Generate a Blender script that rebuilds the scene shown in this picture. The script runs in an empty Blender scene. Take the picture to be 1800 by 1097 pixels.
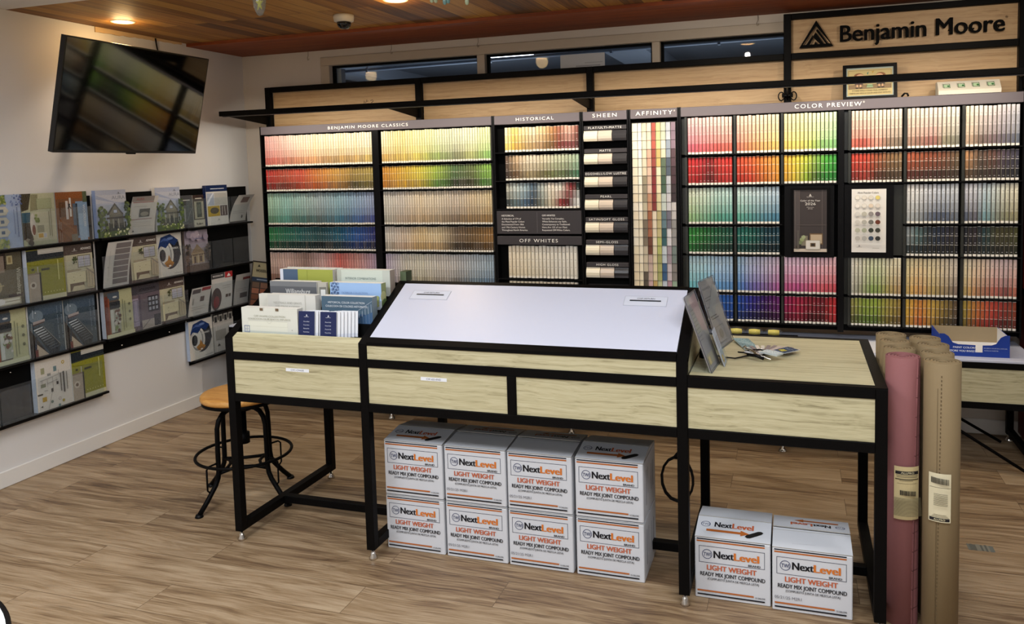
import bpy, bmesh, math, random, colorsys
from mathutils import Vector, Matrix
random.seed(7)
PI = math.pi
S = bpy.context.scene
COL = S.collection

# ------------------------------------------------------------------ camera
W_PX, H_PX = 1800.0, 1097.0
cam_d = bpy.data.cameras.new('camera')
cam = bpy.data.objects.new('camera', cam_d); COL.objects.link(cam)
yaw, pitch, roll = -0.3218, 0.0749, -0.0261
CAM = Vector((2.2814, -2.7501, 1.5785))
FPX = 1405.1
cy_, sy_ = math.cos(yaw), math.sin(yaw); cp_, sp_ = math.cos(pitch), math.sin(pitch); cr_, sr_ = math.cos(roll), math.sin(roll)
fw = Vector((sy_*cp_, cy_*cp_, -sp_)); rt = Vector((cy_, -sy_, 0)); up = rt.cross(fw)
rt2 = cr_*rt + sr_*up; up2 = -sr_*rt + cr_*up
M = Matrix((rt2, up2, -fw)).transposed().to_4x4(); M.translation = CAM
cam.matrix_world = M
cam_d.sensor_width = 36.0; cam_d.sensor_fit = 'HORIZONTAL'
cam_d.lens = FPX*36.0/W_PX
# the photograph is an off-centre crop of a larger frame: lens shift
cam_d.shift_x = -29.19/W_PX
cam_d.shift_y = -152.67/W_PX
cam_d.clip_start = 0.05; cam_d.clip_end = 60
S.camera = cam
def px_of(p):
    q = Vector(p)-CAM
    a, b, c = q.dot(rt2), q.dot(up2), q.dot(fw)
    return 929.19+FPX*a/c, 395.83-FPX*b/c

# ------------------------------------------------------------------ view, world, lights
S.view_settings.view_transform = 'Standard'; S.view_settings.look = 'None'
S.view_settings.gamma = 1.0; S.view_settings.use_curve_mapping = False
S.view_settings.exposure = 0.0
wd = bpy.data.worlds.new('world'); S.world = wd; wd.use_nodes = True
wd.node_tree.nodes['Background'].inputs[0].default_value = (0.30, 0.33, 0.40, 1)
wd.node_tree.nodes['Background'].inputs[1].default_value = 0.05
def area(name, loc, size, power, color, rot=(0, 0, 0), spread=PI, size_y=None):
    l = bpy.data.lights.new(name, 'AREA'); l.energy = power; l.color = color; l.size = size; l.spread = spread
    if size_y: l.shape = 'RECTANGLE'; l.size_y = size_y
    o = bpy.data.objects.new(name, l); o.location = loc; o.rotation_euler = rot; COL.objects.link(o); return o
COOL = (0.90, 0.94, 1.0); WARM = (1.0, 0.84, 0.66); NEUT = (1.0, 0.96, 0.92)
# cool shop ceiling panels in front of and above the counter (behind the camera and out of frame)
area('ceiling_panel_light', (2.6, -1.5, 2.42), 1.2, 46, COOL, size_y=0.6)
area('ceiling_panel_light', (0.2, -1.7, 2.42), 1.2, 56, COOL, size_y=0.6)
area('ceiling_panel_light', (4.6, -1.2, 2.42), 1.2, 12, COOL, size_y=0.6)
area('ceiling_panel_light', (1.4, -3.6, 2.42), 1.2, 42, COOL, size_y=0.6)
# strip light under the black bar over the colour racks
for k, x0 in enumerate((-1.3, -0.12, 1.06, 2.24)):
    area('rack_strip_light', (x0+0.6, 1.712, 1.962), 1.1, 6.0, (1.0, 0.92, 0.79), rot=(math.radians(20), 0, 0), size_y=0.012)
def spot(name, loc, power, color, size=1.9, blend=0.7, radius=0.05):
    l = bpy.data.lights.new(name, 'SPOT'); l.energy = power; l.color = color; l.spot_size = size; l.spot_blend = blend; l.shadow_soft_size = radius
    o = bpy.data.objects.new(name, l); o.location = loc; COL.objects.link(o); return o
DOWNLIGHTS = [(-1.31, 0.885), (0.334, 1.02), (1.95, 1.02), (3.2, 1.02), (-1.31, -1.2), (0.334, -0.5), (1.95, -0.5), (3.3, -0.4)]
for x, y in DOWNLIGHTS:
    if x > 1.5 and y > 0:                       # the two over the widest rack are tilted at the shop sign
        o = spot('downlight_lamp', (x, y, 2.36), 17, (1.0, 0.88, 0.72), size=2.5, radius=0.02); o.rotation_euler = (math.radians(38), 0, 0)
    else: spot('downlight_lamp', (x, y, 2.405), 15, WARM if y > 0 else NEUT)
for x, y in DOWNLIGHTS[:2]:                     # spill of the lens onto the boards round it
    l = bpy.data.lights.new('downlight_spill', 'POINT'); l.energy = 2.6; l.color = (1.0, 0.66, 0.30); l.shadow_soft_size = 0.05
    o = bpy.data.objects.new('downlight_spill', l); o.location = (x, y, 2.412); COL.objects.link(o)

# ------------------------------------------------------------------ colours and materials
def c(h):
    r, g, b = (int(h[i:i+2], 16)/255 for i in (0, 2, 4))
    f = lambda v: v/12.92 if v <= 0.04045 else ((v+0.055)/1.055)**2.4
    return (f(r), f(g), f(b), 1.0)
def mixc(a, b, t): return tuple(a[i]*(1-t)+b[i]*t for i in range(3))+(1.0,)
def mat(name, col, rough=0.5, metal=0.0, spec=0.5, emit=None, estr=0.0, bump=0.0, bscale=200.0):
    m = bpy.data.materials.new(name); m.use_nodes = True
    nt = m.node_tree; b = nt.nodes['Principled BSDF']
    b.inputs['Base Color'].default_value = c(col) if isinstance(col, str) else col
    b.inputs['Roughness'].default_value = rough; b.inputs['Metallic'].default_value = metal
    b.inputs['Specular IOR Level'].default_value = spec
    if emit: b.inputs['Emission Color'].default_value = c(emit); b.inputs['Emission Strength'].default_value = estr
    tc = nt.nodes.new('ShaderNodeTexCoord'); n = nt.nodes.new('ShaderNodeTexNoise'); n.inputs['Scale'].default_value = bscale
    nt.links.new(tc.outputs['Object'], n.inputs['Vector'])
    if bump:
        bp = nt.nodes.new('ShaderNodeBump'); bp.inputs['Strength'].default_value = bump; bp.inputs['Distance'].default_value = 0.002
        nt.links.new(n.outputs['Fac'], bp.inputs['Height']); nt.links.new(bp.outputs[0], b.inputs['Normal'])
    mr = nt.nodes.new('ShaderNodeMapRange'); mr.inputs['To Min'].default_value = max(0.02, rough-0.05); mr.inputs['To Max'].default_value = min(1, rough+0.05)
    nt.links.new(n.outputs['Fac'], mr.inputs['Value']); nt.links.new(mr.outputs[0], b.inputs['Roughness'])
    return m
def printed(name, rough=0.5, spec=0.4):
    m = mat(name, 'ffffff', rough, spec=spec); nt = m.node_tree
    a = nt.nodes.new('ShaderNodeAttribute'); a.attribute_name = 'Col'
    nt.links.new(a.outputs['Color'], nt.nodes['Principled BSDF'].inputs['Base Color'])
    return m
def ramp(nt, stops):
    r = nt.nodes.new('ShaderNodeValToRGB'); e = r.color_ramp.elements
    while len(e) < len(stops): e.new(0.5)
    for k, (p, h) in enumerate(stops): e[k].position = p; e[k].color = c(h)
    return r
def wood(name, stops, axis='x', scale=1.0, rough=0.5, dist=0.6, rings=True):
    """laminate with long grain along one axis"""
    m = bpy.data.materials.new(name); m.use_nodes = True; nt = m.node_tree; b = nt.nodes['Principled BSDF']
    tc = nt.nodes.new('ShaderNodeTexCoord'); mp = nt.nodes.new('ShaderNodeMapping')
    long_, cross = 2.4*scale, 95*scale
    mp.inputs['Scale'].default_value = {'x': (long_, cross, cross), 'y': (cross, long_, cross), 'z': (cross, cross, long_)}[axis]
    oi = nt.nodes.new('ShaderNodeObjectInfo'); ad = nt.nodes.new('ShaderNodeVectorMath'); ad.operation = 'ADD'
    sc = nt.nodes.new('ShaderNodeVectorMath'); sc.operation = 'SCALE'; sc.inputs['Scale'].default_value = 7.0
    cb = nt.nodes.new('ShaderNodeCombineXYZ')
    for k in range(3): nt.links.new(oi.outputs['Random'], cb.inputs[k])
    nt.links.new(cb.outputs[0], sc.inputs[0]); nt.links.new(tc.outputs['Object'], ad.inputs[0]); nt.links.new(sc.outputs[0], ad.inputs[1])
    wn = nt.nodes.new('ShaderNodeTexNoise'); wn.inputs['Scale'].default_value = 4.0; wn.inputs['Detail'].default_value = 2; nt.links.new(ad.outputs[0], wn.inputs['Vector'])
    wv = nt.nodes.new('ShaderNodeVectorMath'); wv.operation = 'MULTIPLY'; wv.inputs[1].default_value = {'x': (0, .030, .030), 'y': (.030, 0, .030), 'z': (.030, .030, 0)}[axis]; nt.links.new(wn.outputs['Color'], wv.inputs[0])
    ad2 = nt.nodes.new('ShaderNodeVectorMath'); ad2.operation = 'ADD'; nt.links.new(ad.outputs[0], ad2.inputs[0]); nt.links.new(wv.outputs[0], ad2.inputs[1]); ad = ad2
    nt.links.new(ad.outputs[0], mp.inputs['Vector'])
    n = nt.nodes.new('ShaderNodeTexNoise'); n.inputs['Scale'].default_value = 1.0; n.inputs['Detail'].default_value = 5; n.inputs['Distortion'].default_value = dist
    nt.links.new(mp.outputs[0], n.inputs['Vector'])
    mp2 = nt.nodes.new('ShaderNodeMapping'); k = 6
    mp2.inputs['Scale'].default_value = tuple(v*k*(0.35 if v == long_ else 1) for v in mp.inputs['Scale'].default_value)
    nt.links.new(ad.outputs[0], mp2.inputs['Vector'])
    n2 = nt.nodes.new('ShaderNodeTexNoise'); n2.inputs['Scale'].default_value = 1.0; n2.inputs['Detail'].default_value = 3
    nt.links.new(mp2.outputs[0], n2.inputs['Vector'])
    mx = nt.nodes.new('ShaderNodeMath'); mx.operation = 'MULTIPLY_ADD'; mx.inputs[1].default_value = 0.35
    nt.links.new(n2.outputs['Fac'], mx.inputs[0])
    m1 = nt.nodes.new('ShaderNodeMath'); m1.operation = 'MULTIPLY'; m1.inputs[1].default_value = 0.65
    nt.links.new(n.outputs['Fac'], m1.inputs[0]); nt.links.new(m1.outputs[0], mx.inputs[2])
    r = ramp(nt, stops); nt.links.new(mx.outputs[0], r.inputs[0]); nt.links.new(r.outputs[0], b.inputs['Base Color'])
    b.inputs['Roughness'].default_value = rough
    bp = nt.nodes.new('ShaderNodeBump'); bp.inputs['Strength'].default_value = 0.15; bp.inputs['Distance'].default_value = 0.001
    nt.links.new(mx.outputs[0], bp.inputs['Height']); nt.links.new(bp.outputs[0], b.inputs['Normal'])
    return m
def planks(name, width, length, stops, vary, rotz=0.0, rough=0.45, seam=0.0022, seamcol='2a1d12', grain=(1.3, 16.0), off=0.41, crack=False):
    """boards laid side by side; every board gets its own tone and grain"""
    m = bpy.data.materials.new(name); m.use_nodes = True; nt = m.node_tree; b = nt.nodes['Principled BSDF']; L = nt.links
    tc = nt.nodes.new('ShaderNodeTexCoord'); mp = nt.nodes.new('ShaderNodeMapping'); mp.inputs['Rotation'].default_value = (0, 0, rotz)
    L.new(tc.outputs['Object'], mp.inputs['Vector'])
    br = nt.nodes.new('ShaderNodeTexBrick'); br.offset = off; br.offset_frequency = 2
    br.inputs['Color1'].default_value = (0, 0, 0, 1); br.inputs['Color2'].default_value = (1, 1, 1, 1); br.inputs['Mortar'].default_value = (0.5, 0.5, 0.5, 1)
    br.inputs['Scale'].default_value = 1.0; br.inputs['Mortar Size'].default_value = seam; br.inputs['Mortar Smooth'].default_value = 0.3
    br.inputs['Brick Width'].default_value = length; br.inputs['Row Height'].default_value = width
    L.new(mp.outputs[0], br.inputs['Vector'])
    sc = nt.nodes.new('ShaderNodeVectorMath'); sc.operation = 'SCALE'; sc.inputs['Scale'].default_value = 31.0
    L.new(br.outputs['Color'], sc.inputs[0])
    ad0 = nt.nodes.new('ShaderNodeVectorMath'); ad0.operation = 'ADD'; L.new(mp.outputs[0], ad0.inputs[0]); L.new(sc.outputs[0], ad0.inputs[1])
    wn = nt.nodes.new('ShaderNodeTexNoise'); wn.inputs['Scale'].default_value = 2.6; wn.inputs['Detail'].default_value = 2; L.new(ad0.outputs[0], wn.inputs['Vector'])
    wv = nt.nodes.new('ShaderNodeVectorMath'); wv.operation = 'MULTIPLY'; wv.inputs[1].default_value = (0.0, 0.055, 0.0); L.new(wn.outputs['Color'], wv.inputs[0])
    ad = nt.nodes.new('ShaderNodeVectorMath'); ad.operation = 'ADD'; L.new(ad0.outputs[0], ad.inputs[0]); L.new(wv.outputs[0], ad.inputs[1])
    g = nt.nodes.new('ShaderNodeMapping'); g.inputs['Scale'].default_value = (grain[0], grain[1], 1); L.new(ad.outputs[0], g.inputs['Vector'])
    n = nt.nodes.new('ShaderNodeTexNoise'); n.inputs['Scale'].default_value = 1; n.inputs['Detail'].default_value = 6; n.inputs['Distortion'].default_value = 1.6; n.inputs['Roughness'].default_value = 0.6
    L.new(g.outputs[0], n.inputs['Vector'])
    g2 = nt.nodes.new('ShaderNodeMapping'); g2.inputs['Scale'].default_value = (grain[0]*4, grain[1]*10, 1); L.new(ad.outputs[0], g2.inputs['Vector'])
    n2 = nt.nodes.new('ShaderNodeTexNoise'); n2.inputs['Scale'].default_value = 1; n2.inputs['Detail'].default_value = 4; L.new(g2.outputs[0], n2.inputs['Vector'])
    mixn = nt.nodes.new('ShaderNodeMix'); mixn.data_type = 'FLOAT'; mixn.inputs[0].default_value = 0.38
    L.new(n.outputs['Fac'], mixn.inputs[2]); L.new(n2.outputs['Fac'], mixn.inputs[3])
    bw = nt.nodes.new('ShaderNodeRGBToBW'); L.new(br.outputs['Color'], bw.inputs[0])
    v = nt.nodes.new('ShaderNodeMath'); v.operation = 'MULTIPLY_ADD'; v.inputs[1].default_value = vary; L.new(bw.outputs[0], v.inputs[0])
    s2 = nt.nodes.new('ShaderNodeMath'); s2.operation = 'SUBTRACT'; s2.inputs[1].default_value = vary*0.5; L.new(mixn.outputs[0], s2.inputs[0]); L.new(s2.outputs[0], v.inputs[2])
    r = ramp(nt, stops); L.new(v.outputs[0], r.inputs[0])
    rc = r.outputs[0]
    if crack:                                   # knots and dark drying cracks of the printed oak
        g3 = nt.nodes.new('ShaderNodeMapping'); g3.inputs['Scale'].default_value = (1.7, 9.5, 1); L.new(ad.outputs[0], g3.inputs['Vector'])
        n3 = nt.nodes.new('ShaderNodeTexNoise'); n3.inputs['Scale'].default_value = 1; n3.inputs['Detail'].default_value = 3; n3.inputs['Distortion'].default_value = 2.2; L.new(g3.outputs[0], n3.inputs['Vector'])
        r3 = ramp(nt, [(0.63, '000000'), (0.68, '8a8a8a'), (0.76, 'ffffff')]); L.new(n3.outputs['Fac'], r3.inputs[0])
        mk = nt.nodes.new('ShaderNodeMix'); mk.data_type = 'RGBA'; mk.blend_type = 'MULTIPLY'; mk.inputs[7].default_value = (0.30, 0.25, 0.2, 1)
        hf = nt.nodes.new('ShaderNodeMath'); hf.operation = 'MULTIPLY'; hf.inputs[1].default_value = 0.75; L.new(r3.outputs[0], hf.inputs[0])
        L.new(hf.outputs[0], mk.inputs[0]); L.new(rc, mk.inputs[6]); rc = mk.outputs[2]
    mx = nt.nodes.new('ShaderNodeMix'); mx.data_type = 'RGBA'; L.new(br.outputs['Fac'], mx.inputs[0]); L.new(rc, mx.inputs[6]); mx.inputs[7].default_value = c(seamcol)
    L.new(mx.outputs[2], b.inputs['Base Color'])
    rr = nt.nodes.new('ShaderNodeMapRange'); rr.inputs['To Min'].default_value = rough-0.1; rr.inputs['To Max'].default_value = rough+0.12
    L.new(n2.outputs['Fac'], rr.inputs['Value']); L.new(rr.outputs[0], b.inputs['Roughness'])
    bp = nt.nodes.new('ShaderNodeBump'); bp.inputs['Strength'].default_value = 0.2; bp.inputs['Distance'].default_value = 0.002; bp.invert = True
    L.new(br.outputs['Fac'], bp.inputs['Height']); L.new(bp.outputs[0], b.inputs['Normal'])
    return m
def clear(name, tint=(0.95, 0.97, 0.98, 1), ior=1.49, haze=0.06, gl=0.03, gr=0.04):
    """thin clear plastic or glass: see-through with a Fresnel gloss"""
    m = bpy.data.materials.new(name); m.use_nodes = True; nt = m.node_tree; L = nt.links
    nt.nodes.remove(nt.nodes['Principled BSDF']); out = nt.nodes['Material Output']
    t = nt.nodes.new('ShaderNodeBsdfTransparent'); t.inputs[0].default_value = tint
    g = nt.nodes.new('ShaderNodeBsdfGlossy'); g.inputs['Roughness'].default_value = gr
    d = nt.nodes.new('ShaderNodeBsdfDiffuse'); d.inputs[0].default_value = (0.7, 0.72, 0.75, 1)
    n = nt.nodes.new('ShaderNodeTexNoise'); n.inputs['Scale'].default_value = 9
    mh = nt.nodes.new('ShaderNodeMath'); mh.operation = 'MULTIPLY'; mh.inputs[1].default_value = haze; L.new(n.outputs['Fac'], mh.inputs[0])
    lw = nt.nodes.new('ShaderNodeLayerWeight'); lw.inputs['Blend'].default_value = 0.5
    pw = nt.nodes.new('ShaderNodeMath'); pw.operation = 'POWER'; pw.inputs[1].default_value = 5.0; L.new(lw.outputs['Facing'], pw.inputs[0])
    fr = nt.nodes.new('ShaderNodeMath'); fr.operation = 'MULTIPLY_ADD'; fr.inputs[1].default_value = 0.25; fr.inputs[2].default_value = gl; L.new(pw.outputs[0], fr.inputs[0])
    m0 = nt.nodes.new('ShaderNodeMixShader'); L.new(mh.outputs[0], m0.inputs[0]); L.new(t.outputs[0], m0.inputs[1]); L.new(d.outputs[0], m0.inputs[2])
    mx = nt.nodes.new('ShaderNodeMixShader'); L.new(fr.outputs[0], mx.inputs[0]); L.new(m0.outputs[0], mx.inputs[1]); L.new(g.outputs[0], mx.inputs[2])
    L.new(mx.outputs[0], out.inputs['Surface']); return m

BLACK = mat('black_powder_coat', '080707', 0.5, spec=0.08, bump=0.05)
BLACKP = mat('black_plastic', '070607', 0.4, spec=0.15)
BLACKM = mat('black_matte', '050505', 0.7, spec=0.1)
DGREY = mat('dark_grey_bin', '2b2c27', 0.35)
CHROME = mat('chrome', 'cfcac2', 0.18, metal=1.0)
PRINT = printed('printed_card', 0.5)
GLOSSP = printed('printed_gloss', 0.28, 0.5)
CARD = printed('printed_carton', 0.6, 0.3)
OAK = wood('pale_oak_laminate', [(0.34, '8a8160'), (0.42, 'aea581'), (0.50, 'bcb38e'), (0.62, 'c6be9b')], scale=1.0)
OAKW = wood('tan_oak_backer', [(0.30, '9c7c4e'), (0.42, 'b8956a'), (0.52, 'c4a276'), (0.65, 'ccac80')], scale=0.8)
OAKE = mat('pale_oak_edge', 'dccb97', 0.5)
WALL = mat('off_white_paint', 'dedcda', 0.75, bump=0.15, bscale=160)
WALLB = mat('beige_white_paint', 'cbc3b8', 0.75, bump=0.15, bscale=160)
TRIMW = mat('white_trim_paint', 'e4e1dc', 0.5)
WHITEL = mat('white_laminate', 'c6c9d8', 0.4)
SIGN = mat('grey_sign_panel', '645c60', 0.5, spec=0.3)
SIGND = mat('dark_grey_sign_panel', '3c383a', 0.5, spec=0.3)
FLOOR = planks('oak_plank_floor', 0.185, 1.25, [(0.30, '4c3a29'), (0.40, '725a42'), (0.48, '8d7557'), (0.56, '9f886b'), (0.70, 'b29d80')], 0.12, grain=(1.4, 15.0), seamcol='5c4834', seam=0.0012, crack=True)
CEIL = planks('cedar_plank_ceiling', 0.105, 2.7, [(0.18, '3a1f0a'), (0.36, '673e14'), (0.5, '8a591f'), (0.64, 'a6762f'), (0.85, 'b88a40')], 0.50, rotz=PI/2+0.02, rough=0.6, seamcol='1c0e06', seam=0.002, grain=(0.9, 22.0))
MAHOG = wood('mahogany_board', [(0.28, '4e1f08'), (0.45, '7c360f'), (0.6, '914515'), (0.75, 'a3541e')], scale=0.6, rough=0.65)
STOOLW = wood('stool_pine', [(0.3, 'a86c2e'), (0.45, 'c78d45'), (0.6, 'd6a057'), (0.8, 'e0b26c')], scale=0.6, rough=0.35)
ACRYL = clear('clear_acrylic')
GLASS = clear('window_glass', (0.86, 0.9, 0.93, 1), 1.5, 0.02, 0.008, 0.012)

# ------------------------------------------------------------------ mesh builder
ORG = {}
class MB:
    def __init__(s): s.v = []; s.f = []; s.c = []; s.sm = []
    def face(s, pts, col=(0.5, 0.5, 0.5, 1), smooth=False):
        i = len(s.v); s.v += [Vector(p) for p in pts]; s.f.append(tuple(range(i, i+len(pts)))); s.c.append(col); s.sm.append(smooth)
    def mesh(s, vs, fs, col=(0.5, 0.5, 0.5, 1), smooth=False):
        i = len(s.v); s.v += [Vector(p) for p in vs]
        for f in fs:
            s.f.append(tuple(i+k for k in f)); s.c.append(col); s.sm.append(smooth)
    def box(s, x0, y0, z0, x1, y1, z1, col=(0.5, 0.5, 0.5, 1), bev=0.0, cols=None):
        if bev <= 0:
            vs = [(x, y, z) for z in (z0, z1) for y in (y0, y1) for x in (x0, x1)]
            fs = [(0, 2, 3, 1), (4, 5, 7, 6), (0, 1, 5, 4), (2, 6, 7, 3), (0, 4, 6, 2), (1, 3, 7, 5)]
            i = len(s.v); s.v += [Vector(p) for p in vs]
            for k, f in enumerate(fs):
                s.f.append(tuple(i+q for q in f)); s.c.append(cols[k] if cols else col); s.sm.append(False)
            return
        b = min(bev, (x1-x0)/2.2, (y1-y0)/2.2, (z1-z0)/2.2); bm = bmesh.new(); bmesh.ops.create_cube(bm, size=1)
        for v in bm.verts: v.co = Vector(((x0+x1)/2+v.co.x*(x1-x0), (y0+y1)/2+v.co.y*(y1-y0), (z0+z1)/2+v.co.z*(z1-z0)))
        bmesh.ops.bevel(bm, geom=list(bm.edges), offset=b, segments=1, affect='EDGES')
        s.frombm(bm, col)
    def frombm(s, bm, col, smooth=False, mtx=None):
        bm.verts.ensure_lookup_table(); i = len(s.v)
        s.v += [(mtx @ v.co if mtx else v.co.copy()) for v in bm.verts]
        for f in bm.faces: s.f.append(tuple(i+v.index for v in f.verts)); s.c.append(col); s.sm.append(smooth)
        bm.free()
    def prism(s, pts, axis, a, b, col=(0.5, 0.5, 0.5, 1), side=None):
        """2-D outline extruded along an axis from a to b"""
        def P(p, t): return {'x': (t, p[0], p[1]), 'y': (p[0], t, p[1]), 'z': (p[0], p[1], t)}[axis]
        n = len(pts); i = len(s.v); s.v += [Vector(P(p, a)) for p in pts]+[Vector(P(p, b)) for p in pts]
        s.f.append(tuple(i+k for k in range(n-1, -1, -1))); s.f.append(tuple(i+n+k for k in range(n)))
        s.c += [col, col]; s.sm += [False, False]
        for k in range(n):
            s.f.append((i+k, i+(k+1) % n, i+n+(k+1) % n, i+n+k)); s.c.append(side or col); s.sm.append(False)
    def lathe(s, prof, ctr, col=(0.5, 0.5, 0.5, 1), seg=24, smooth=True, axis='z', caps=True):
        """prof: (radius, height) list"""
        i = len(s.v); n = len(prof)
        for k in range(seg):
            a = 2*PI*k/seg
            for r, h in prof:
                p = (r*math.cos(a), r*math.sin(a), h) if axis == 'z' else ((r*math.cos(a), h, r*math.sin(a)) if axis == 'y' else (h, r*math.cos(a), r*math.sin(a)))
                s.v.append(Vector(ctr)+Vector(p))
        for k in range(seg):
            k2 = (k+1) % seg
            for j in range(n-1):
                s.f.append((i+k*n+j, i+k2*n+j, i+k2*n+j+1, i+k*n+j+1)); s.c.append(col); s.sm.append(smooth)
        for j in (0, n-1):
            if caps and prof[j][0] > 1e-5:
                s.f.append(tuple(i+k*n+j for k in (range(seg) if j else range(seg-1, -1, -1)))); s.c.append(col); s.sm.append(False)
    def tube(s, pts, r, col=(0.5, 0.5, 0.5, 1), seg=8, closed=False, smooth=True):
        pts = [Vector(p) for p in pts]; n = len(pts); i = len(s.v); prev = None
        for k in range(n):
            a = pts[(k-1) % n] if (closed or k) else pts[k]; b = pts[(k+1) % n] if (closed or k < n-1) else pts[k]
            t = (b-a).normalized()
            if prev is None: u = t.orthogonal().normalized()
            else:
                u = prev-t*prev.dot(t); u = u.normalized() if u.length > 1e-6 else t.orthogonal().normalized()
            prev = u; w = t.cross(u); rr = r[k] if isinstance(r, (list, tuple)) else r
            for q in range(seg):
                an = 2*PI*q/seg; s.v.append(pts[k]+(u*math.cos(an)+w*math.sin(an))*rr)
        for k in range(n if closed else n-1):
            k2 = (k+1) % n
            for q in range(seg):
                q2 = (q+1) % seg; s.f.append((i+k*seg+q, i+k*seg+q2, i+k2*seg+q2, i+k2*seg+q)); s.c.append(col); s.sm.append(smooth)
        if not closed:
            s.f.append(tuple(i+q for q in range(seg-1, -1, -1))); s.f.append(tuple(i+(n-1)*seg+q for q in range(seg))); s.c += [col, col]; s.sm += [False, False]
    def data(s, name, m, org):
        me = bpy.data.meshes.new(name)
        me.from_pydata([tuple(v-org) for v in s.v], [], s.f)
        ca = me.color_attributes.new('Col', 'FLOAT_COLOR', 'CORNER')
        buf = []
        for f, col in zip(s.f, s.c): buf += list(col)*len(f)
        ca.data.foreach_set('color', buf)
        me.polygons.foreach_set('use_smooth', s.sm); me.materials.append(m); me.update(); return me
    def build(s, name, m, parent):
        """a part (or sub-part): vertices are given in room coordinates"""
        org = ORG[parent]; o = bpy.data.objects.new(name, s.data(name, m, org)); COL.objects.link(o); o.parent = parent; ORG[o] = org; return o
    def thing(s, name, m, label, cat, org=None, group=None, kind=None):
        """a thing that is one mesh"""
        if org is None:
            lo = [min(v[k] for v in s.v) for k in range(3)]; hi = [max(v[k] for v in s.v) for k in range(3)]
            org = ((lo[0]+hi[0])/2, (lo[1]+hi[1])/2, lo[2])
        org = Vector(org); o = bpy.data.objects.new(name, s.data(name, m, org)); o.location = org; COL.objects.link(o); ORG[o] = org
        o['label'] = label; o['category'] = cat
        if group: o['group'] = group
        if kind: o['kind'] = kind
        return o
    def struct(s, name, m, parent=None):
        if parent is not None: return s.build(name, m, parent)
        o = bpy.data.objects.new(name, s.data(name, m, Vector((0, 0, 0)))); COL.objects.link(o); ORG[o] = Vector((0, 0, 0)); o['kind'] = 'structure'; return o
def root(name, loc, label, cat, group=None, kind=None):
    o = bpy.data.objects.new(name, None); o.location = loc; o.empty_display_size = 0.05; COL.objects.link(o); ORG[o] = Vector(loc)
    o['label'] = label; o['category'] = cat
    if group: o['group'] = group
    if kind: o['kind'] = kind
    return o
def copy_thing(src, loc, label):
    r = src.copy(); COL.objects.link(r); r.location = loc; r['label'] = label
    for ch in list(src.children):
        d = ch.copy(); COL.objects.link(d); d.parent = r
        for g in ch.children:
            e = g.copy(); COL.objects.link(e); e.parent = d
    return r

# ------------------------------------------------------------------ lettering and flat print
_txt = {}
def glyphs(t, bold=0.0, sp=1.0):
    k = (t, bold, sp)
    if k not in _txt:
        cu = bpy.data.curves.new('tmp', 'FONT'); cu.body = t; cu.size = 1.0; cu.resolution_u = 3; cu.space_character = sp
        ob = bpy.data.objects.new('tmp', cu); me = bpy.data.meshes.new_from_object(ob)
        vs = [(v.co.x, v.co.y, 0) for v in me.vertices]; fs = [tuple(p.vertices) for p in me.polygons]
        if bold > 0.003:
            e = bold*0.85; n0 = len(vs); v0 = vs; f0 = fs; vs = []; fs = []
            for q, d in enumerate((-e, 0.0, e)): vs += [(x+d, y, q) for x, y, _ in v0]; fs += [tuple(i+q*n0 for i in f) for f in f0]
        w = max([v[0] for v in vs] or [0]); x0 = min([v[0] for v in vs] or [0])
        _txt[k] = ([(x-x0, y, q) for x, y, q in vs], fs, w-x0)
        bpy.data.objects.remove(ob); bpy.data.curves.remove(cu); bpy.data.meshes.remove(me)
    return _txt[k]
STEP = 0.0004
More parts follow.
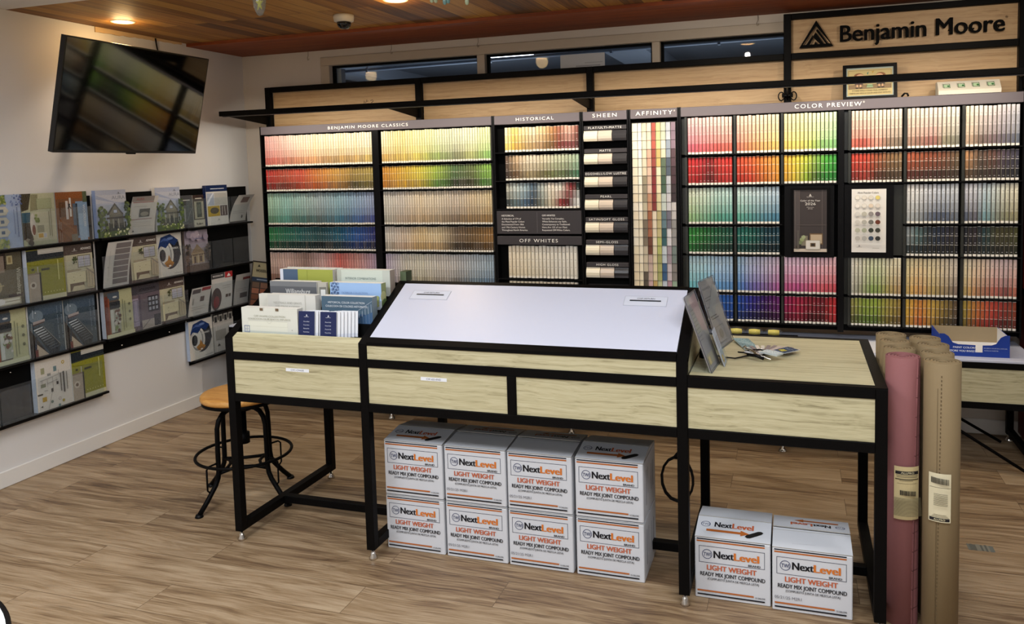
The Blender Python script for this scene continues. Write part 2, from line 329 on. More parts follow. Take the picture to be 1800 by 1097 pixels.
def art(mb, mp, w, h, shapes, nv=1, l0=1, nu=1):
    """lay printed shapes on a surface; mp(u, v, lift) -> point, u and v in metres, shapes in fractions of w and h"""
    def poly(pts, col, l): mb.face([mp(x*w, y*h, l*STEP) for x, y in pts], col)
    for k, s in enumerate(shapes):
        l = l0+k*0.5; t = s[0]; col = c(s[-1]) if isinstance(s[-1], str) else s[-1]
        if t == 'r':
            x0, y0, x1, y1 = s[1:5]; n = max(1, int(round(nv*abs(y1-y0)))) if nv > 1 else 1
            nx = max(1, int(round(nu*abs(x1-x0)))) if nu > 1 else 1
            for q in range(n):
                a = y0+(y1-y0)*q/n; b = y0+(y1-y0)*(q+1)/n
                for g in range(nx):
                    xa, xb = x0+(x1-x0)*g/nx, x0+(x1-x0)*(g+1)/nx; poly([(xa, a), (xb, a), (xb, b), (xa, b)], col, l)
        elif t == 'p': poly(s[1], col, l)
        elif t == 'c':
            cx, cy, r = s[1:4]; poly([(cx+r*h/w*math.cos(2*PI*a/18), cy+r*math.sin(2*PI*a/18)) for a in range(18)], col, l)
        elif t == 'e':
            cx, cy, rx, ry = s[1:5]; poly([(cx+rx*math.cos(2*PI*a/24), cy+ry*math.sin(2*PI*a/24)) for a in range(24)], col, l)
        elif t == 'o':
            cx, cy, r, th = s[1:5]; n = 24
            for a in range(n):
                p = [(cx+q*h/w*math.cos(2*PI*b/n), cy+q*math.sin(2*PI*b/n)) for q, b in ((r, a), (r, a+1), (r-th, a+1), (r-th, a))]
                poly(p, col, l)
        elif t == 'f':      # frame outline
            x0, y0, x1, y1, th = s[1:6]; tx = th*h/w
            for r in ((x0, y0, x1, y0+th), (x0, y1-th, x1, y1), (x0, y0, x0+tx, y1), (x1-tx, y0, x1, y1)):
                poly([(r[0], r[1]), (r[2], r[1]), (r[2], r[3]), (r[0], r[3])], col, l)
        elif t == 'l':
            x0, y0, x1, y1, th = s[1:6]; dx, dy = (x1-x0)*w, (y1-y0)*h; d = math.hypot(dx, dy) or 1; nx, ny = -dy/d*th*h/2/w, dx/d*th*h/2/h
            poly([(x0+nx, y0+ny), (x1+nx, y1+ny), (x1-nx, y1-ny), (x0-nx, y0-ny)], col, l)
        elif t == 't':      # text: string, x, y (baseline), cap size in h, width limit in w (0 = natural), align, bold
            st, x, y, sz, wl, al, bo = s[1:8]; bo, sp = bo if isinstance(bo, tuple) else (bo, 1.0); vs, fs, tw = glyphs(st, bo, sp)
            sy = sz*h/0.70; sx = sy
            if wl: sx = wl*w/tw
            ox = x*w-(tw*sx/2 if al == 'c' else (tw*sx if al == 'r' else 0))
            mb.mesh([mp(ox+vx*sx, y*h+vy*sy, (l+0.22*vq)*STEP) for vx, vy, vq in vs], fs, col)
def T(st, x, y, sz, col, wl=0, al='c', bo=0.0): return ('t', st, x, y, sz, wl, al, bo, col)
def logo(x, y, r, col, bg, asp=1.0, name=True):
    """the small triangular paint-company emblem with its name under it"""
    a = r*asp
    L = [('p', [(x-a, y-r*0.8), (x+a, y-r*0.8), (x, y+r)], col), ('p', [(x-a*0.5, y-r*0.45), (x-a*0.2, y-r*0.45), (x+a*0.02, y+r*0.25), (x-a*0.06, y+r*0.5)], bg),
         ('p', [(x-a*0.1, y-r*0.45), (x+a*0.5, y-r*0.45), (x+a*0.17, y+r*0.15)], bg), ('p', [(x+a*0.02, y-r*0.45), (x+a*0.35, y-r*0.45), (x+a*0.18, y-r*0.1)], col)]
    if name: L.append(T('Benjamin Moore', x, y-r*1.55, r*0.5, col, bo=0.01))
    return L
def plane_map(o, U, V, N):
    o, U, V, N = Vector(o), Vector(U).normalized(), Vector(V).normalized(), Vector(N).normalized()
    return lambda u, v, l: o+U*u+V*v+N*l
def slab(mb, o, U, V, N, w, h, t, col, edge=None):
    """a sheet or book block: front face at N side, thickness t behind it"""
    o, U, V, N = Vector(o), Vector(U).normalized(), Vector(V).normalized(), Vector(N).normalized()
    f = [o, o+U*w, o+U*w+V*h, o+V*h]; b = [p-N*t for p in f]; e = edge or col
    mb.face(f, col); mb.face(b[::-1], col)
    for k in range(4): mb.face([f[k], b[k], b[(k+1) % 4], f[(k+1) % 4]], e)

# ------------------------------------------------------------------ the room
XL, YB, ZC = -1.566, 2.24, 2.445
m = MB(); m.box(-1.8, -4.7, -0.05, 6.2, 2.6, 0.0); m.struct('floor', FLOOR)
m = MB(); m.box(XL-0.12, -4.7, 0.0, XL, 2.36, 2.60); m.struct('wall_left', WALL)
# back wall with the clerestory window opening
WX0, WX1, WZ0, WZ1 = -0.83, 3.6, 1.95, 2.315
m = MB()
m.box(XL, YB, 0, WX0, YB+0.12, 2.60); m.box(WX0, YB, 0, WX1, YB+0.12, WZ0); m.box(WX0, YB, WZ1, WX1, YB+0.12, 2.60); m.box(WX1, YB, 0, 6.0, YB+0.12, 2.60)
m.struct('wall_back', WALLB)
m = MB(); m.box(6.0, -4.7, 0, 6.12, 2.36, 2.60); m.struct('wall_right', WALL)
m = MB(); m.box(XL, -4.7, 0, 6.0, -4.58, 2.60); m.struct('wall_front', WALL)
m = MB(); m.box(XL, 0.378, ZC, 6.0, YB, ZC+0.10); m.struct('ceiling', CEIL)
m = MB(); m.box(XL, -4.58, ZC, 6.0, 0.378, ZC+0.10); o = m.struct('ceiling_white', WALL)
m = MB(); m.box(XL, 1.67, 2.425, 6.0, YB, ZC); m.struct('trim_1', MAHOG)
m = MB(); m.box(XL, -4.58, 0.0, XL+0.012, YB, 0.085, bev=0.003); m.struct('baseboard_left', TRIMW)
m = MB(); m.box(XL+0.012, YB-0.012, 0.0, 6.0, YB, 0.085, bev=0.003); m.struct('baseboard_back', TRIMW)
# pale strip, its colour standing in for the lit gap above the television
m = MB(); random.seed(3)
ys = [0.93+0.03*k for k in range(24)]
top = [(y, 2.444) for y in ys]; bot = [(y, 2.444-0.030+0.018*(k/24)+random.uniform(-0.003, 0.003)) for k, y in enumerate(ys)]
m.prism(top+bot[::-1], 'x', XL+0.001, XL+0.010); m.struct('trim_2', mat('lit_gap_strip', 'd9b98a', 0.7))
# window: casing, posts, sashes, panes
win = bpy.data.objects.new('window_1', None); COL.objects.link(win); win['kind'] = 'structure'; ORG[win] = Vector((0, 0, 0))
TRW = mat('window_trim_paint', 'b3a796', 0.5); SASH = mat('aluminium_sash', '8e97a6', 0.4, metal=0.4)
m = MB(); m.box(WX0-0.07, YB-0.014, WZ1, WX1, YB, WZ1+0.06, bev=0.003); m.box(WX0-0.07, YB-0.014, WZ0, WX0, YB, WZ1, bev=0.003); m.build('window_casing', TRW, win)
for x0, x1 in ((0.290, 0.345), (1.450, 1.500), (2.61, 2.66)):
    m = MB(); m.box(x0, YB-0.010, WZ0, x1, YB+0.09, WZ1, bev=0.003); m.build('window_post', TRW, win)
for x0, x1 in ((WX0, 0.290), (0.345, 1.450), (1.50, 2.61), (2.66, WX1)):
    m = MB()
    m.box(x0, YB+0.03, WZ1-0.014, x1, YB+0.06, WZ1); m.box(x0, YB+0.03, WZ0, x1, YB+0.06, WZ0+0.02)
    m.box(x0, YB+0.03, WZ0, x0+0.016, YB+0.06, WZ1); m.box(x1-0.012, YB+0.03, WZ0, x1, YB+0.06, WZ1)
    m.build('sash', BLACKM, win)
    m = MB(); m.box(x0+0.016, YB+0.04, WZ0, x1-0.012, YB+0.044, WZ1-0.014); m.build('pane', GLASS, win)
m = MB(); m.box(WX0+0.018, YB+0.055, WZ0+0.02, WX0+0.055, YB+0.11, WZ1-0.016); m.build('sash_frame', SASH, win)
# the hall beyond the glass: dim concrete ceiling, a beam, pipes, a tube light
CONC = mat('dim_concrete', '5b6068', 0.85, bump=0.3, bscale=30)
m = MB(); m.box(-9, 2.6, 2.92, 9, 9.2, 3.02); m.struct('ceiling_beyond', CONC)
m = MB(); m.box(-9, 9.0, -0.1, 9, 9.2, 2.92); m.struct('wall_beyond', mat('dim_block_wall', '4a4e55', 0.85, bump=0.2, bscale=20))
m = MB(); m.box(-9, 2.6, -0.15, 9, 9.2, -0.05); m.struct('floor_beyond', CONC)
for x in (-3.3, 0.35, 2.9):
    m = MB(); m.box(x, 2.8, 2.76, x+0.45, 8.8, 2.92); m.struct('trim_%d' % (3+int(x > -1)+int(x > 2)), mat('beam_paint', '7d838c', 0.8))
PIPE = mat('galvanised_pipe', '8791a0', 0.5)
r = root('ceiling_pipe', (0, 5.2, 2.72), 'long pale pipe with hangers running across the ceiling beyond the high window', 'pipe')
m = MB(); m.tube([(-4, 5.2, 2.66), (5, 5.2, 2.74)], 0.018); m.build('pipe_run', PIPE, r)
for x in (-2.2, -0.75, 0.55, 1.6, 2.3):
    m = MB(); z = 2.66+0.08*(x+4)/9; m.box(x-0.012, 5.175, z-0.03, x+0.012, 5.225, z+0.025); m.box(x-0.004, 5.196, z, x+0.004, 5.204, 2.92); m.build('pipe_hanger', PIPE, r)
r = root('tube_lamp', (-0.8, 6.0, 2.83), 'bright fluorescent tube lamp beyond the high window', 'lamp')
m = MB(); m.box(-1.12, 5.95, 2.85, -0.50, 6.05, 2.90); m.build('lamp_housing', mat('lamp_white', 'd5dbe2', 0.5), r)
m = MB(); m.tube([(-1.10, 5.98, 2.835), (-0.52, 5.98, 2.835)], 0.014); m.build('tube', mat('lit_tube', 'ffffff', 0.5, emit='eef4ff', estr=14), r)
for y in (6.1,): area('tube_lamp_light', (-0.8, 6.0, 2.80), 0.6, 25, (0.85, 0.92, 1.0), size_y=0.1)
area('hall_fill', (-1.5, 5.8, 1.6), 1.6, 30, (0.8, 0.88, 1.0), rot=(PI, 0, 0))  # both fills are added, unseen below the window line, to brighten the hall
area('hall_fill', (1.8, 5.8, 1.6), 1.6, 22, (0.8, 0.88, 1.0), rot=(PI, 0, 0))
m = MB(); mp = plane_map((0.853, YB+0.028, 2.10), (1, 0, 0), (0, 0, 1), (0, -1, 0)); slab(m, (0.853, YB+0.028, 2.10), (1, 0, 0), (0, 0, 1), (0, -1, 0), 0.292, 0.178, 0.001, c('b9bcc0'))
art(m, mp, 0.292, 0.178, [('r', 0.35, 0.55, 0.9, 0.59, '8d9096'), ('r', 0.55, 0.66, 0.95, 0.69, '9da0a5')])
m.thing('window_notice', PRINT, 'blank pale paper sheet fixed behind the middle pane of the high window', 'paper')
# ------------------------------------------------------------------ backer frame with the shop sign
PX_ = [-1.30, -0.11, 1.072, 2.245, 3.435]         # post centres
fr = root('display_backer', (1.07, 2.2, 1.80), 'long black metal frame with tan oak panels on the back wall above the colour racks', 'wall display')
for k, x in enumerate(PX_):
    m = MB(); z1 = 2.18 if k < 3 else 2.405; m.box(x-0.021, 2.150, 1.80, x+0.021, 2.190, z1, bev=0.002); m.build('post', BLACK, fr)
for k in range(4):
    x0, x1 = PX_[k]+0.021, PX_[k+1]-0.021
    m = MB(); m.box(x0, 2.155, 2.145, x1, 2.190, 2.181, bev=0.002); m.build('rail', BLACK, fr)
    m = MB(); m.box(x0, 2.192, 1.80, x1, 2.206, 2.145); m.build('oak_panel', OAKW, fr)
m = MB(); m.box(PX_[3]+0.021, 2.155, 2.372, PX_[4]-0.021, 2.190, 2.405, bev=0.002); m.build('rail', BLACK, fr)
m = MB(); m.box(PX_[3]+0.021, 2.192, 2.181, PX_[4]-0.021, 2.206, 2.372); m.build('sign_panel', OAKW, fr)
# raised sign letters and emblem
m = MB(); vs, fs, tw = glyphs('Benjamin Moore', 0.022); sx = 0.822/tw; sz = 0.092/0.70
def P3(vx, vy, y, z_=0): return (2.528+vx*sx, y, 2.229+vy*sz-0.0*vx)
m.mesh([P3(a, b, 2.165-q*.0001) for a, b, q in vs], fs); m.mesh([P3(a, b, 2.178) for a, b, q in vs], fs)
from collections import Counter
ec = Counter(); 
for f in fs:
    for a, b in zip(f, f[1:]+f[:1]): ec[(min(a, b), max(a, b))] += 1
for (a, b), n in ec.items():
    if n == 1: m.face([P3(*vs[a][:2], 2.165), P3(*vs[b][:2], 2.165), P3(*vs[b][:2], 2.178), P3(*vs[a][:2], 2.178)])
vs, fs, tw = glyphs('\u00ae', 0.0); m.mesh([(3.352+a*0.018, 2.175, 2.296+b*0.018) for a, b, q in vs], fs)
m.build('lettering', BLACKM, fr)
m = MB()
def emb(pts): m.prism([(2.401+x*0.183, 2.208+y*0.150) for x, y in pts], 'y', 2.165, 2.178)
emb([(-.5, 0), (.5, 0), (.43, .11), (-.40, .11)]); emb([(-.5, 0), (-.40, .11), (0, .80), (0, 1)]); emb([(0, 1), (0, .80), (.43, .11), (.5, 0)])
emb([(-.10, .40), (-.02, .56), (.22, .11), (.12, .11)]); emb([(-.29, .11), (-.10, .47), (-.10, .33), (-.19, .11)]); emb([(.02, .70), (.10, .56), (.34, .11), (.29, .11), (.0, .62)])
emb([(-.06, .11), (-.02, .22), (.03, .11)])
m.build('emblem', BLACKM, fr)
m = MB()
for x in [2.60+0.12*k for k in range(7)]: m.box(x, 2.178, 2.25, x+0.006, 2.192, 2.256)
m.build('standoff', BLACKM, fr)
# light bar on arms in front of it
lb = root('light_bar', (1.07, 1.68, 1.90), 'long black light bar held on arms in front of the tan oak panels', 'light bar')
m = MB(); m.box(-1.322, 1.655, 1.952, 3.70, 1.700, 1.984, bev=0.002); m.build('bar', BLACK, lb)
m = MB(); m.box(-1.30, 1.664, 1.9475, 3.68, 1.690, 1.9515); m.build('light_strip', mat('frosted_strip', '3a3632', 0.5), lb)
for x in PX_:
    m = MB(); m.prism([(1.700, 1.984), (1.700, 1.954), (2.148, 1.914), (2.148, 1.984)], 'x', x-0.004, x+0.004); m.box(x-0.018, 1.70, 1.976, x+0.018, 2.148, 1.984); m.build('arm', BLACK, lb)
m = MB()
for dx in (-0.034, 0.034): m.tube([(PX_[3]+dx+0.016*math.cos(a), 2.12, 1.935+0.024*math.sin(a)) for a in [2*PI*k/12 for k in range(12)]], 0.0035, closed=True)
m.tube([(PX_[3]-0.03, 2.13, 1.94), (PX_[3]+0.03, 2.13, 1.94)], 0.012); m.build('cable_tie', BLACKP, lb)
m = MB(); m.tube([(-0.25, 1.68, 1.985), (-0.25, 1.68, 2.004), (-0.24, 1.68, 1.988), (-0.23, 1.68, 2.008), (-0.222, 1.68, 2.0), (-0.232, 1.68, 1.996)], 0.0015)
m.tube([(-0.205, 1.68, 2.002), (-0.19, 1.68, 2.006), (-0.185, 1.68, 1.998), (-0.20, 1.68, 1.988)], 0.0015)
m.thing('wire_clip', BLACKP, 'tiny curled black wire clip lying on the light bar near its left end', 'clip', org=(-0.22, 1.68, 1.985))

# ------------------------------------------------------------------ low desk under the racks
dk = root('display_desk', (1.04, 1.9, 0), 'low black framed desk with oak fronts and white top under the colour racks', 'desk')
DX = [-1.32, -0.14, 1.04, 2.22, 3.40]
for x in DX:
    m = MB(); m.box(x-0.017, 1.655, 0.04, x+0.017, 1.690, 0.543, bev=0.002); m.build('front_leg', BLACK, dk)
    m = MB(); m.box(x-0.017, 2.120, 0.04, x+0.017, 2.155, 0.543, bev=0.002); m.build('rear_leg', BLACK, dk)
    m = MB(); m.box(x-0.015, 1.69, 0.045, x+0.015, 2.12, 0.075); m.build('side_rail', BLACK, dk)
    for y in (1.672, 2.137):
        m = MB(); m.lathe([(0.006, 0.040), (0.006, 0.028), (0.012, 0.022), (0.022, 0.006), (0.022, 0.0)], (x, y, 0), seg=14); m.build('foot', CHROME, dk)
for k in range(4):
    x0, x1 = DX[k]+0.017, DX[k+1]-0.017
    m = MB(); m.box(x0, 1.655, 0.512, x1, 1.690, 0.543, bev=0.002); m.build('front_rail', BLACK, dk)
    m = MB(); m.box(x0, 1.655, 0.308, x1, 1.690, 0.341, bev=0.002); m.build('front_rail', BLACK, dk)
    m = MB(); m.box(x0, 1.662, 0.341, x1, 1.680, 0.512); m.build('front_panel', OAK, dk)
    m = MB(); m.box(x0, 2.120, 0.28, x1, 2.150, 0.312); m.build('rear_rail', BLACK, dk)
m = MB(); m.box(-1.335, 1.657, 0.543, 3.417, 2.155, 0.556, bev=0.002); m.build('top', WHITEL, dk)
for (a, b) in (((2.66, 1.72, 0.44), (3.37, 1.60, 0.012)), ((2.75, 2.06, 0.36), (3.34, 2.05, 0.02))):
    m = MB(); m.tube([a, b], 0.008); m.build('brace', BLACK, dk)

m = MB(); m.box(1.85, 1.84, 0.556, 2.30, 1.985, 0.574, bev=0.001); m.build('riser', BLACKP, dk)
# ------------------------------------------------------------------ colour racks
YF = 2.0                                            # front face of the colour chips
RZ = [(1.616, 1.828), (1.437, 1.597), (1.210, 1.420), (1.033, 1.191), (0.810, 1.019), (0.640, 0.794)]   # rows, top one first
def rack(name, x0, x1, z0, label, header, hz=(1.836, 1.893), hx=None, hy=None):
    r = root(name, ((x0+x1)/2, 2.05, z0), label, 'colour rack')
    m = MB(); m.box(x0, 2.046, z0, x1, 2.14, hz[1]); m.build('back_box', BLACKM, r)
    for x in (x0, x1-0.009):
        m = MB(); m.box(x, 1.992, z0, x+0.009, 2.046, hz[1]); m.build('side_panel', BLACKP, r)
    m = MB(); m.box(x0+0.009, 1.990, hz[0], x1-0.009, 2.046, hz[1]-0.002, bev=0.002)
    hd = m.build('header_sign', SIGN, r)
    if header:
        m = MB(); art(m, plane_map((x0, 1.990, hz[0]), (1, 0, 0), (0, 0, 1), (0, -1, 0)), x1-x0, hz[1]-hz[0], [('t', header, hx[0], 0.33, hx[2] if len(hx) > 2 else 0.34, hx[1], 'l', (0.004, 1.28), 'f6f2ea')]+([('t', '\u00ae', hx[0]+hx[1]+0.006/(x1-x0), 0.60, 0.16, 0, 'l', 0.0, 'f6f2ea')] if header in ('AFFINITY', 'COLOR PREVIEW') else []))
        m.build('lettering', PRINT, hd)
    return r
def shelf(r, x0, x1, z, n='shelf'):
    m = MB(); m.box(x0, 1.986, z-0.0045, x1, 2.046, z+0.0015); m.build(n, BLACKP, r)

# --- chips: printed strips standing side by side
CHIPS = []                                          # every chip of the wall: dict
def jig(col, a):
    h, l, s_ = colorsys.rgb_to_hls(*[min(1, max(0, v)) for v in col[:3]])
    l = min(0.97, max(0.0, l*(1+random.uniform(-a, a)))); s_ = min(1, s_*(1+random.uniform(-a, a*0.4)))
    return colorsys.hls_to_rgb(h, l, s_)+(1.0,)
def chip_mesh(mb, ch):
    x0, w, z0, z1, n, cols, white, tilt = ch['x'], ch['w'], ch['z0'], ch['z1'], len(ch['cols']), ch['cols'], ch['white'], ch['tilt']
    y = YF; H = z1-z0; tag = 0.012; g = 0.0016 if white else 0.0007
    prof = [(0.0, 0.0040), (w*0.22, 0.0006), (w*0.78, 0.0), (w, 0.0072)]
    def P(k, z): return (x0+prof[k][0], y+prof[k][1]+tilt*(z-z0)/H, z)
    bands = [(z0, z0+tag, c('efe9dc'))]
    hh = (H-tag)/n
    for k in range(n):
        a = z1-hh*(k+1); b = z1-hh*k
        bands.append((a, b-g, cols[k])); bands.append((b-g, b, c('e8e2d8') if white else mixc(cols[k], (1, 1, 1, 1), 0.35)))
    for a, b, col in bands:
        for k in range(3): mb.face([P(k, a), P(k+1, a), P(k+1, b), P(k, b)], col)
    for k in range(n):                              # the printed colour name on each field
        zc = z1-hh*k-hh*0.80; dk_ = mixc(cols[k], (0, 0, 0, 1), 0.45) if sum(cols[k][:3]) > 0.35 else mixc(cols[k], (1, 1, 1, 1), 0.4)
        mb.face([(x0+w*0.30, y-0.0004+tilt*(zc-z0)/H, zc), (x0+w*0.72, y-0.0004+tilt*(zc-z0)/H, zc), (x0+w*0.72, y-0.0004+tilt*(zc-z0)/H, zc+0.003), (x0+w*0.30, y-0.0004+tilt*(zc-z0)/H, zc+0.003)], dk_)
    e = c('cfc8ba'); yb = y+0.030
    mb.face([P(0, z0), P(0, z1), (x0, yb+tilt, z1), (x0, yb, z0)], e); mb.face([P(3, z0), (x0+w, yb, z0), (x0+w, yb+tilt, z1), P(3, z1)], e)
    mb.face([P(0, z1), P(1, z1), P(2, z1), P(3, z1), (x0+w, yb+tilt, z1), (x0, yb+tilt, z1)], c('f1ece2'))
    mb.face([(x0, yb, z0), (x0, yb+tilt, z1), (x0+w, yb+tilt, z1), (x0+w, yb, z0)], e)
    mb.face([P(3, z0), P(2, z0), P(1, z0), P(0, z0), (x0, yb, z0), (x0+w, yb, z0)], e)
def soft(col, nf):
    g = 0.3*col[0]+0.59*col[1]+0.11*col[2]; q = 0.20 if nf == 4 else 0.10
    return tuple(v*(1-q)+g*q for v in col[:3])+(1.0,)
def keyat(keys, t):
    """keys: list of (t, top colour, bottom colour)"""
    for k in range(len(keys)-1):
        a, b = keys[k], keys[k+1]
        if t <= b[0]:
            q = (t-a[0])/max(1e-6, b[0]-a[0]); return mixc(a[1], b[1], q), mixc(a[2], b[2], q)
    return keys[-1][1], keys[-1][2]
def bin_chips(x0, x1, z0, z1, n, nf, keys, rk, col, row, white=False, jit=0.10, mute=0.0, curve=1.0):
    ks = []
    ps = keys.split()
    for k, p in enumerate(ps):
        q = p.split('/'); ks.append((k/(len(ps)-1), c(q[0]), c(q[1])))
    pitch = (x1-x0)/n
    for k in range(n):
        a, b = keyat(ks, k/max(1, n-1)); a = soft(jig(a, jit*0.35), nf); b = soft(jig(b, jit), nf)
        if mute and random.random() < 0.35: b = mixc(b, c('6e655a'), mute)
        cols = [mixc(a, b, (q/(nf-1))**curve) for q in range(nf)]
        CHIPS.append(dict(x=x0+pitch*k+pitch*0.06, w=pitch*0.83, z0=z0+random.uniform(-.0008, .0008), z1=z1+random.uniform(-0.002, 0.002), cols=cols, white=white, tilt=random.uniform(0.0, 0.004), rk=rk, c=col, r=row, k=k, n=n))

# rack 1: two wide columns of five rows
R1 = rack('colour_rack', -1.262, 0.479, 0.60, 'leftmost black colour rack, very wide, with two columns of narrow colour strips', 'BENJAMIN MOORE CLASSICS', hx=(0.316, 0.345))
rows1 = [(1.616, 1.826), (1.442, 1.596), (1.209, 1.427), (1.030, 1.193), (0.800, 1.012), (0.64, 0.79)]
cols1 = [(-1.236, -0.386), (-0.320, 0.458)]
K1 = [
 ['eba99f/cf5f52 f0c0ac/d9735a f6d8b8/e0925c f8dfb0/dda05a f7e2b4/cfa04c f2ddb0/d0a34c f4e6c0/d8b84e', 'f8e9b0/d9a93a f6e08a/e6c02c f4ea9a/e0cc3c e6e6a8/a8c24c dcdcb4/8e9468 e8e6b8/b0b45c e0e89a/8cc850'],
 ['c42a22/8e1a18 c05038/7a2c1e d8502e/a83818 d8842e/b85a1c d8a03a/a8701e a88a3c/4e4420 b8a04a/7a6a2a', 'd8901e/b8741c e0b020/d09c14 e0cc2c/c0a020 a8c03a/5a8a2a 5a7a4a/26361e 6e7a44/3c3c22 8cc040/4c8a2a'],
 ['a8d0b0/5aa078 98ccc0/4e988a a4c8c0/4a7e78 a8bcc0/5c7476 96c0cc/3f7f96 94b4d0/3a66a0 a0aed0/4c58a0', 'dcd6c8/b8b4a4 dcd0c0/c0a890 ecd6b0/d0ae7c e4d4b8/b49c78 d6c4ae/937a60 dcc6a0/a07e4c e0c890/a8803c'],
 ['2e8a4e/134a2c 2a7e64/143c32 2c6e70/10302f 2a5a60/141e22 1e6a86/12303e 2a62b0/16306a 3a3e86/1c1e44', 'e0d8cc/b8b0a0 e0cdb8/c8a88c ecd09c/cda868 e6d2a8/c0a070 8c7660/3e3226 8a6a40/4a3418 b08040/6e4c1c'],
 ['d8b8a8/9a6a54 e0b8a8/a47060 ac8474/6a4238 e4b4ac/b06a64 e86858/b03c34 e0988c/b86a68 c4a4bc/76608c', 'c8b8d0/9488a8 dcd4c4/b4a890 e2dcc4/bcb08c dcd4c8/a89c8c ccc8c4/8c8884 b8c4cc/708898 a8c0d0/5c80a0'],
 ['d0a090/7a4a3c c07860/6a2c20 b85040/5a1a14 b07088/5a3048', 'b8b0a8/605850 b0a898/585040 98a0a8/404850']]
for i, (x0, x1) in enumerate(cols1):
    for j, (z0, z1) in enumerate(rows1):
        tall = j in (0, 2, 4)
        bin_chips(x0, x1, z0, z1, 43 if i == 0 else 44, 4 if tall else 3, K1[j][i], 0, i, j, white=not tall, jit=0.12, mute=0.25, curve=1.8)
for z in [r[0]-0.004 for r in rows1]:
    for x0, x1 in cols1: shelf(R1, x0-0.02, x1+0.012, z)
m = MB(); m.box(-0.382, 1.990, 0.60, -0.335, 2.046, 1.834); m.build('divider', BLACKP, R1)

# rack 2: historical and off whites
R2 = rack('colour_rack', 0.481, 1.052, 0.60, 'black colour rack second from left with three rows and an info panel above off whites', 'HISTORICAL', hx=(0.27, 0.43))
for j, (z0, z1, kk) in enumerate([(1.664, 1.815, 'f0e0a8/e0c860 e8c850/d0a020 f0d8a0/c8a050 ecd8b0/b09060 e8c890/a88050 c89050/7a5a30 a86040/782c20 e8b098/8a3a38 9a5848/5a2420'),
                              (1.486, 1.642, '6a5444/3a2c22 c8a880/6a4c2c e0d0b4/a08c64 d8c8a8/7e704c d0c8a8/6a683c c4c8a4/6e7a4c b0b898/4e5e3c a8c0a0/3e7a54'),
                              (1.308, 1.468, 'b8b8a8/3c4444 c0ccc8/64787c a4bcc4/3c5c78 3e5a74/1e2c3e b8c0b8/7e8478 e8dcc8/c0b498 e4e0d0/8c2020 a01c24/5a1014 2a3a34/e8e8e4')]):
    bin_chips(0.552, 1.034, z0, z1, 21, 3, kk, 1, 0, j, white=True, jit=0.14)
    shelf(R2, 0.49, 1.043, z0-0.004)
bin_chips(0.556, 1.010, 0.868, 1.071, 18, 4, 'f0e0c0/dcc8a0 f0e4c8/e0d0ac ece4d0/d8ccb0 e8e2d2/d6cebc ece6d6/dcd4c0', 1, 0, 3, jit=0.03); shelf(R2, 0.49, 1.043, 0.862)
bin_chips(0.556, 1.010, 0.64, 0.846, 18, 4, 'eedcb0/e0c890 f0dcb4/dcc49c ecdcc0/d8c4a4', 1, 0, 4, jit=0.03); shelf(R2, 0.49, 1.043, 0.635)
m = MB(); m.box(0.490, 1.988, 1.148, 1.043, 2.046, 1.294, bev=0.002); ip = m.build('info_panel', SIGND, R2)
m = MB(); mp = plane_map((0.490, 1.988, 1.148), (1, 0, 0), (0, 0, 1), (0, -1, 0)); L = [('r', 0.484, 0.05, 0.487, 0.95, '6a6566')]
for k, t in enumerate(['HISTORICAL', 'A Selection of 174 of', 'the Most Popular Colors', 'Documented From 18th', 'and 19th-Century Homes', 'Throughout North America.']):
    L.append(('t', t, 0.06, 0.76-0.122*k-(0.015 if k else 0), 0.072, 0, 'l', 0.01 if k else 0.03, 'e9e4de'))
for k, t in enumerate(['OFF-WHITES', 'Versatile Yet Complex,', 'White Enhances any Style,', 'Contemporary to Traditional.', 'Here Are 152 of our Most', 'Requested Off-White Colors.']):
    L.append(('t', t, 0.545, 0.76-0.122*k-(0.015 if k else 0), 0.072, 0, 'l', 0.01 if k else 0.03, 'e9e4de'))
art(m, mp, 0.553, 0.146, [q for q in L if q[0] == 't' and q[2] < .3]); m.build('lettering', PRINT, ip)
m = MB(); art(m, mp, 0.553, 0.146, [q for q in L if q[0] != 't' or q[2] > .3]); m.build('lettering', PRINT, ip)
m = MB(); m.box(0.490, 1.986, 1.080, 1.043, 2.046, 1.134, bev=0.002); hp = m.build('header_sign', SIGND, R2)
m = MB(); art(m, plane_map((0.490, 1.986, 1.080), (1, 0, 0), (0, 0, 1), (0, -1, 0)), 0.553, 0.054, [('t', 'OFF WHITES', 0.27, 0.30, 0.40, 0.455, 'l', (0.004, 1.28), 'f2eee6')]); m.build('lettering', PRINT, hp)

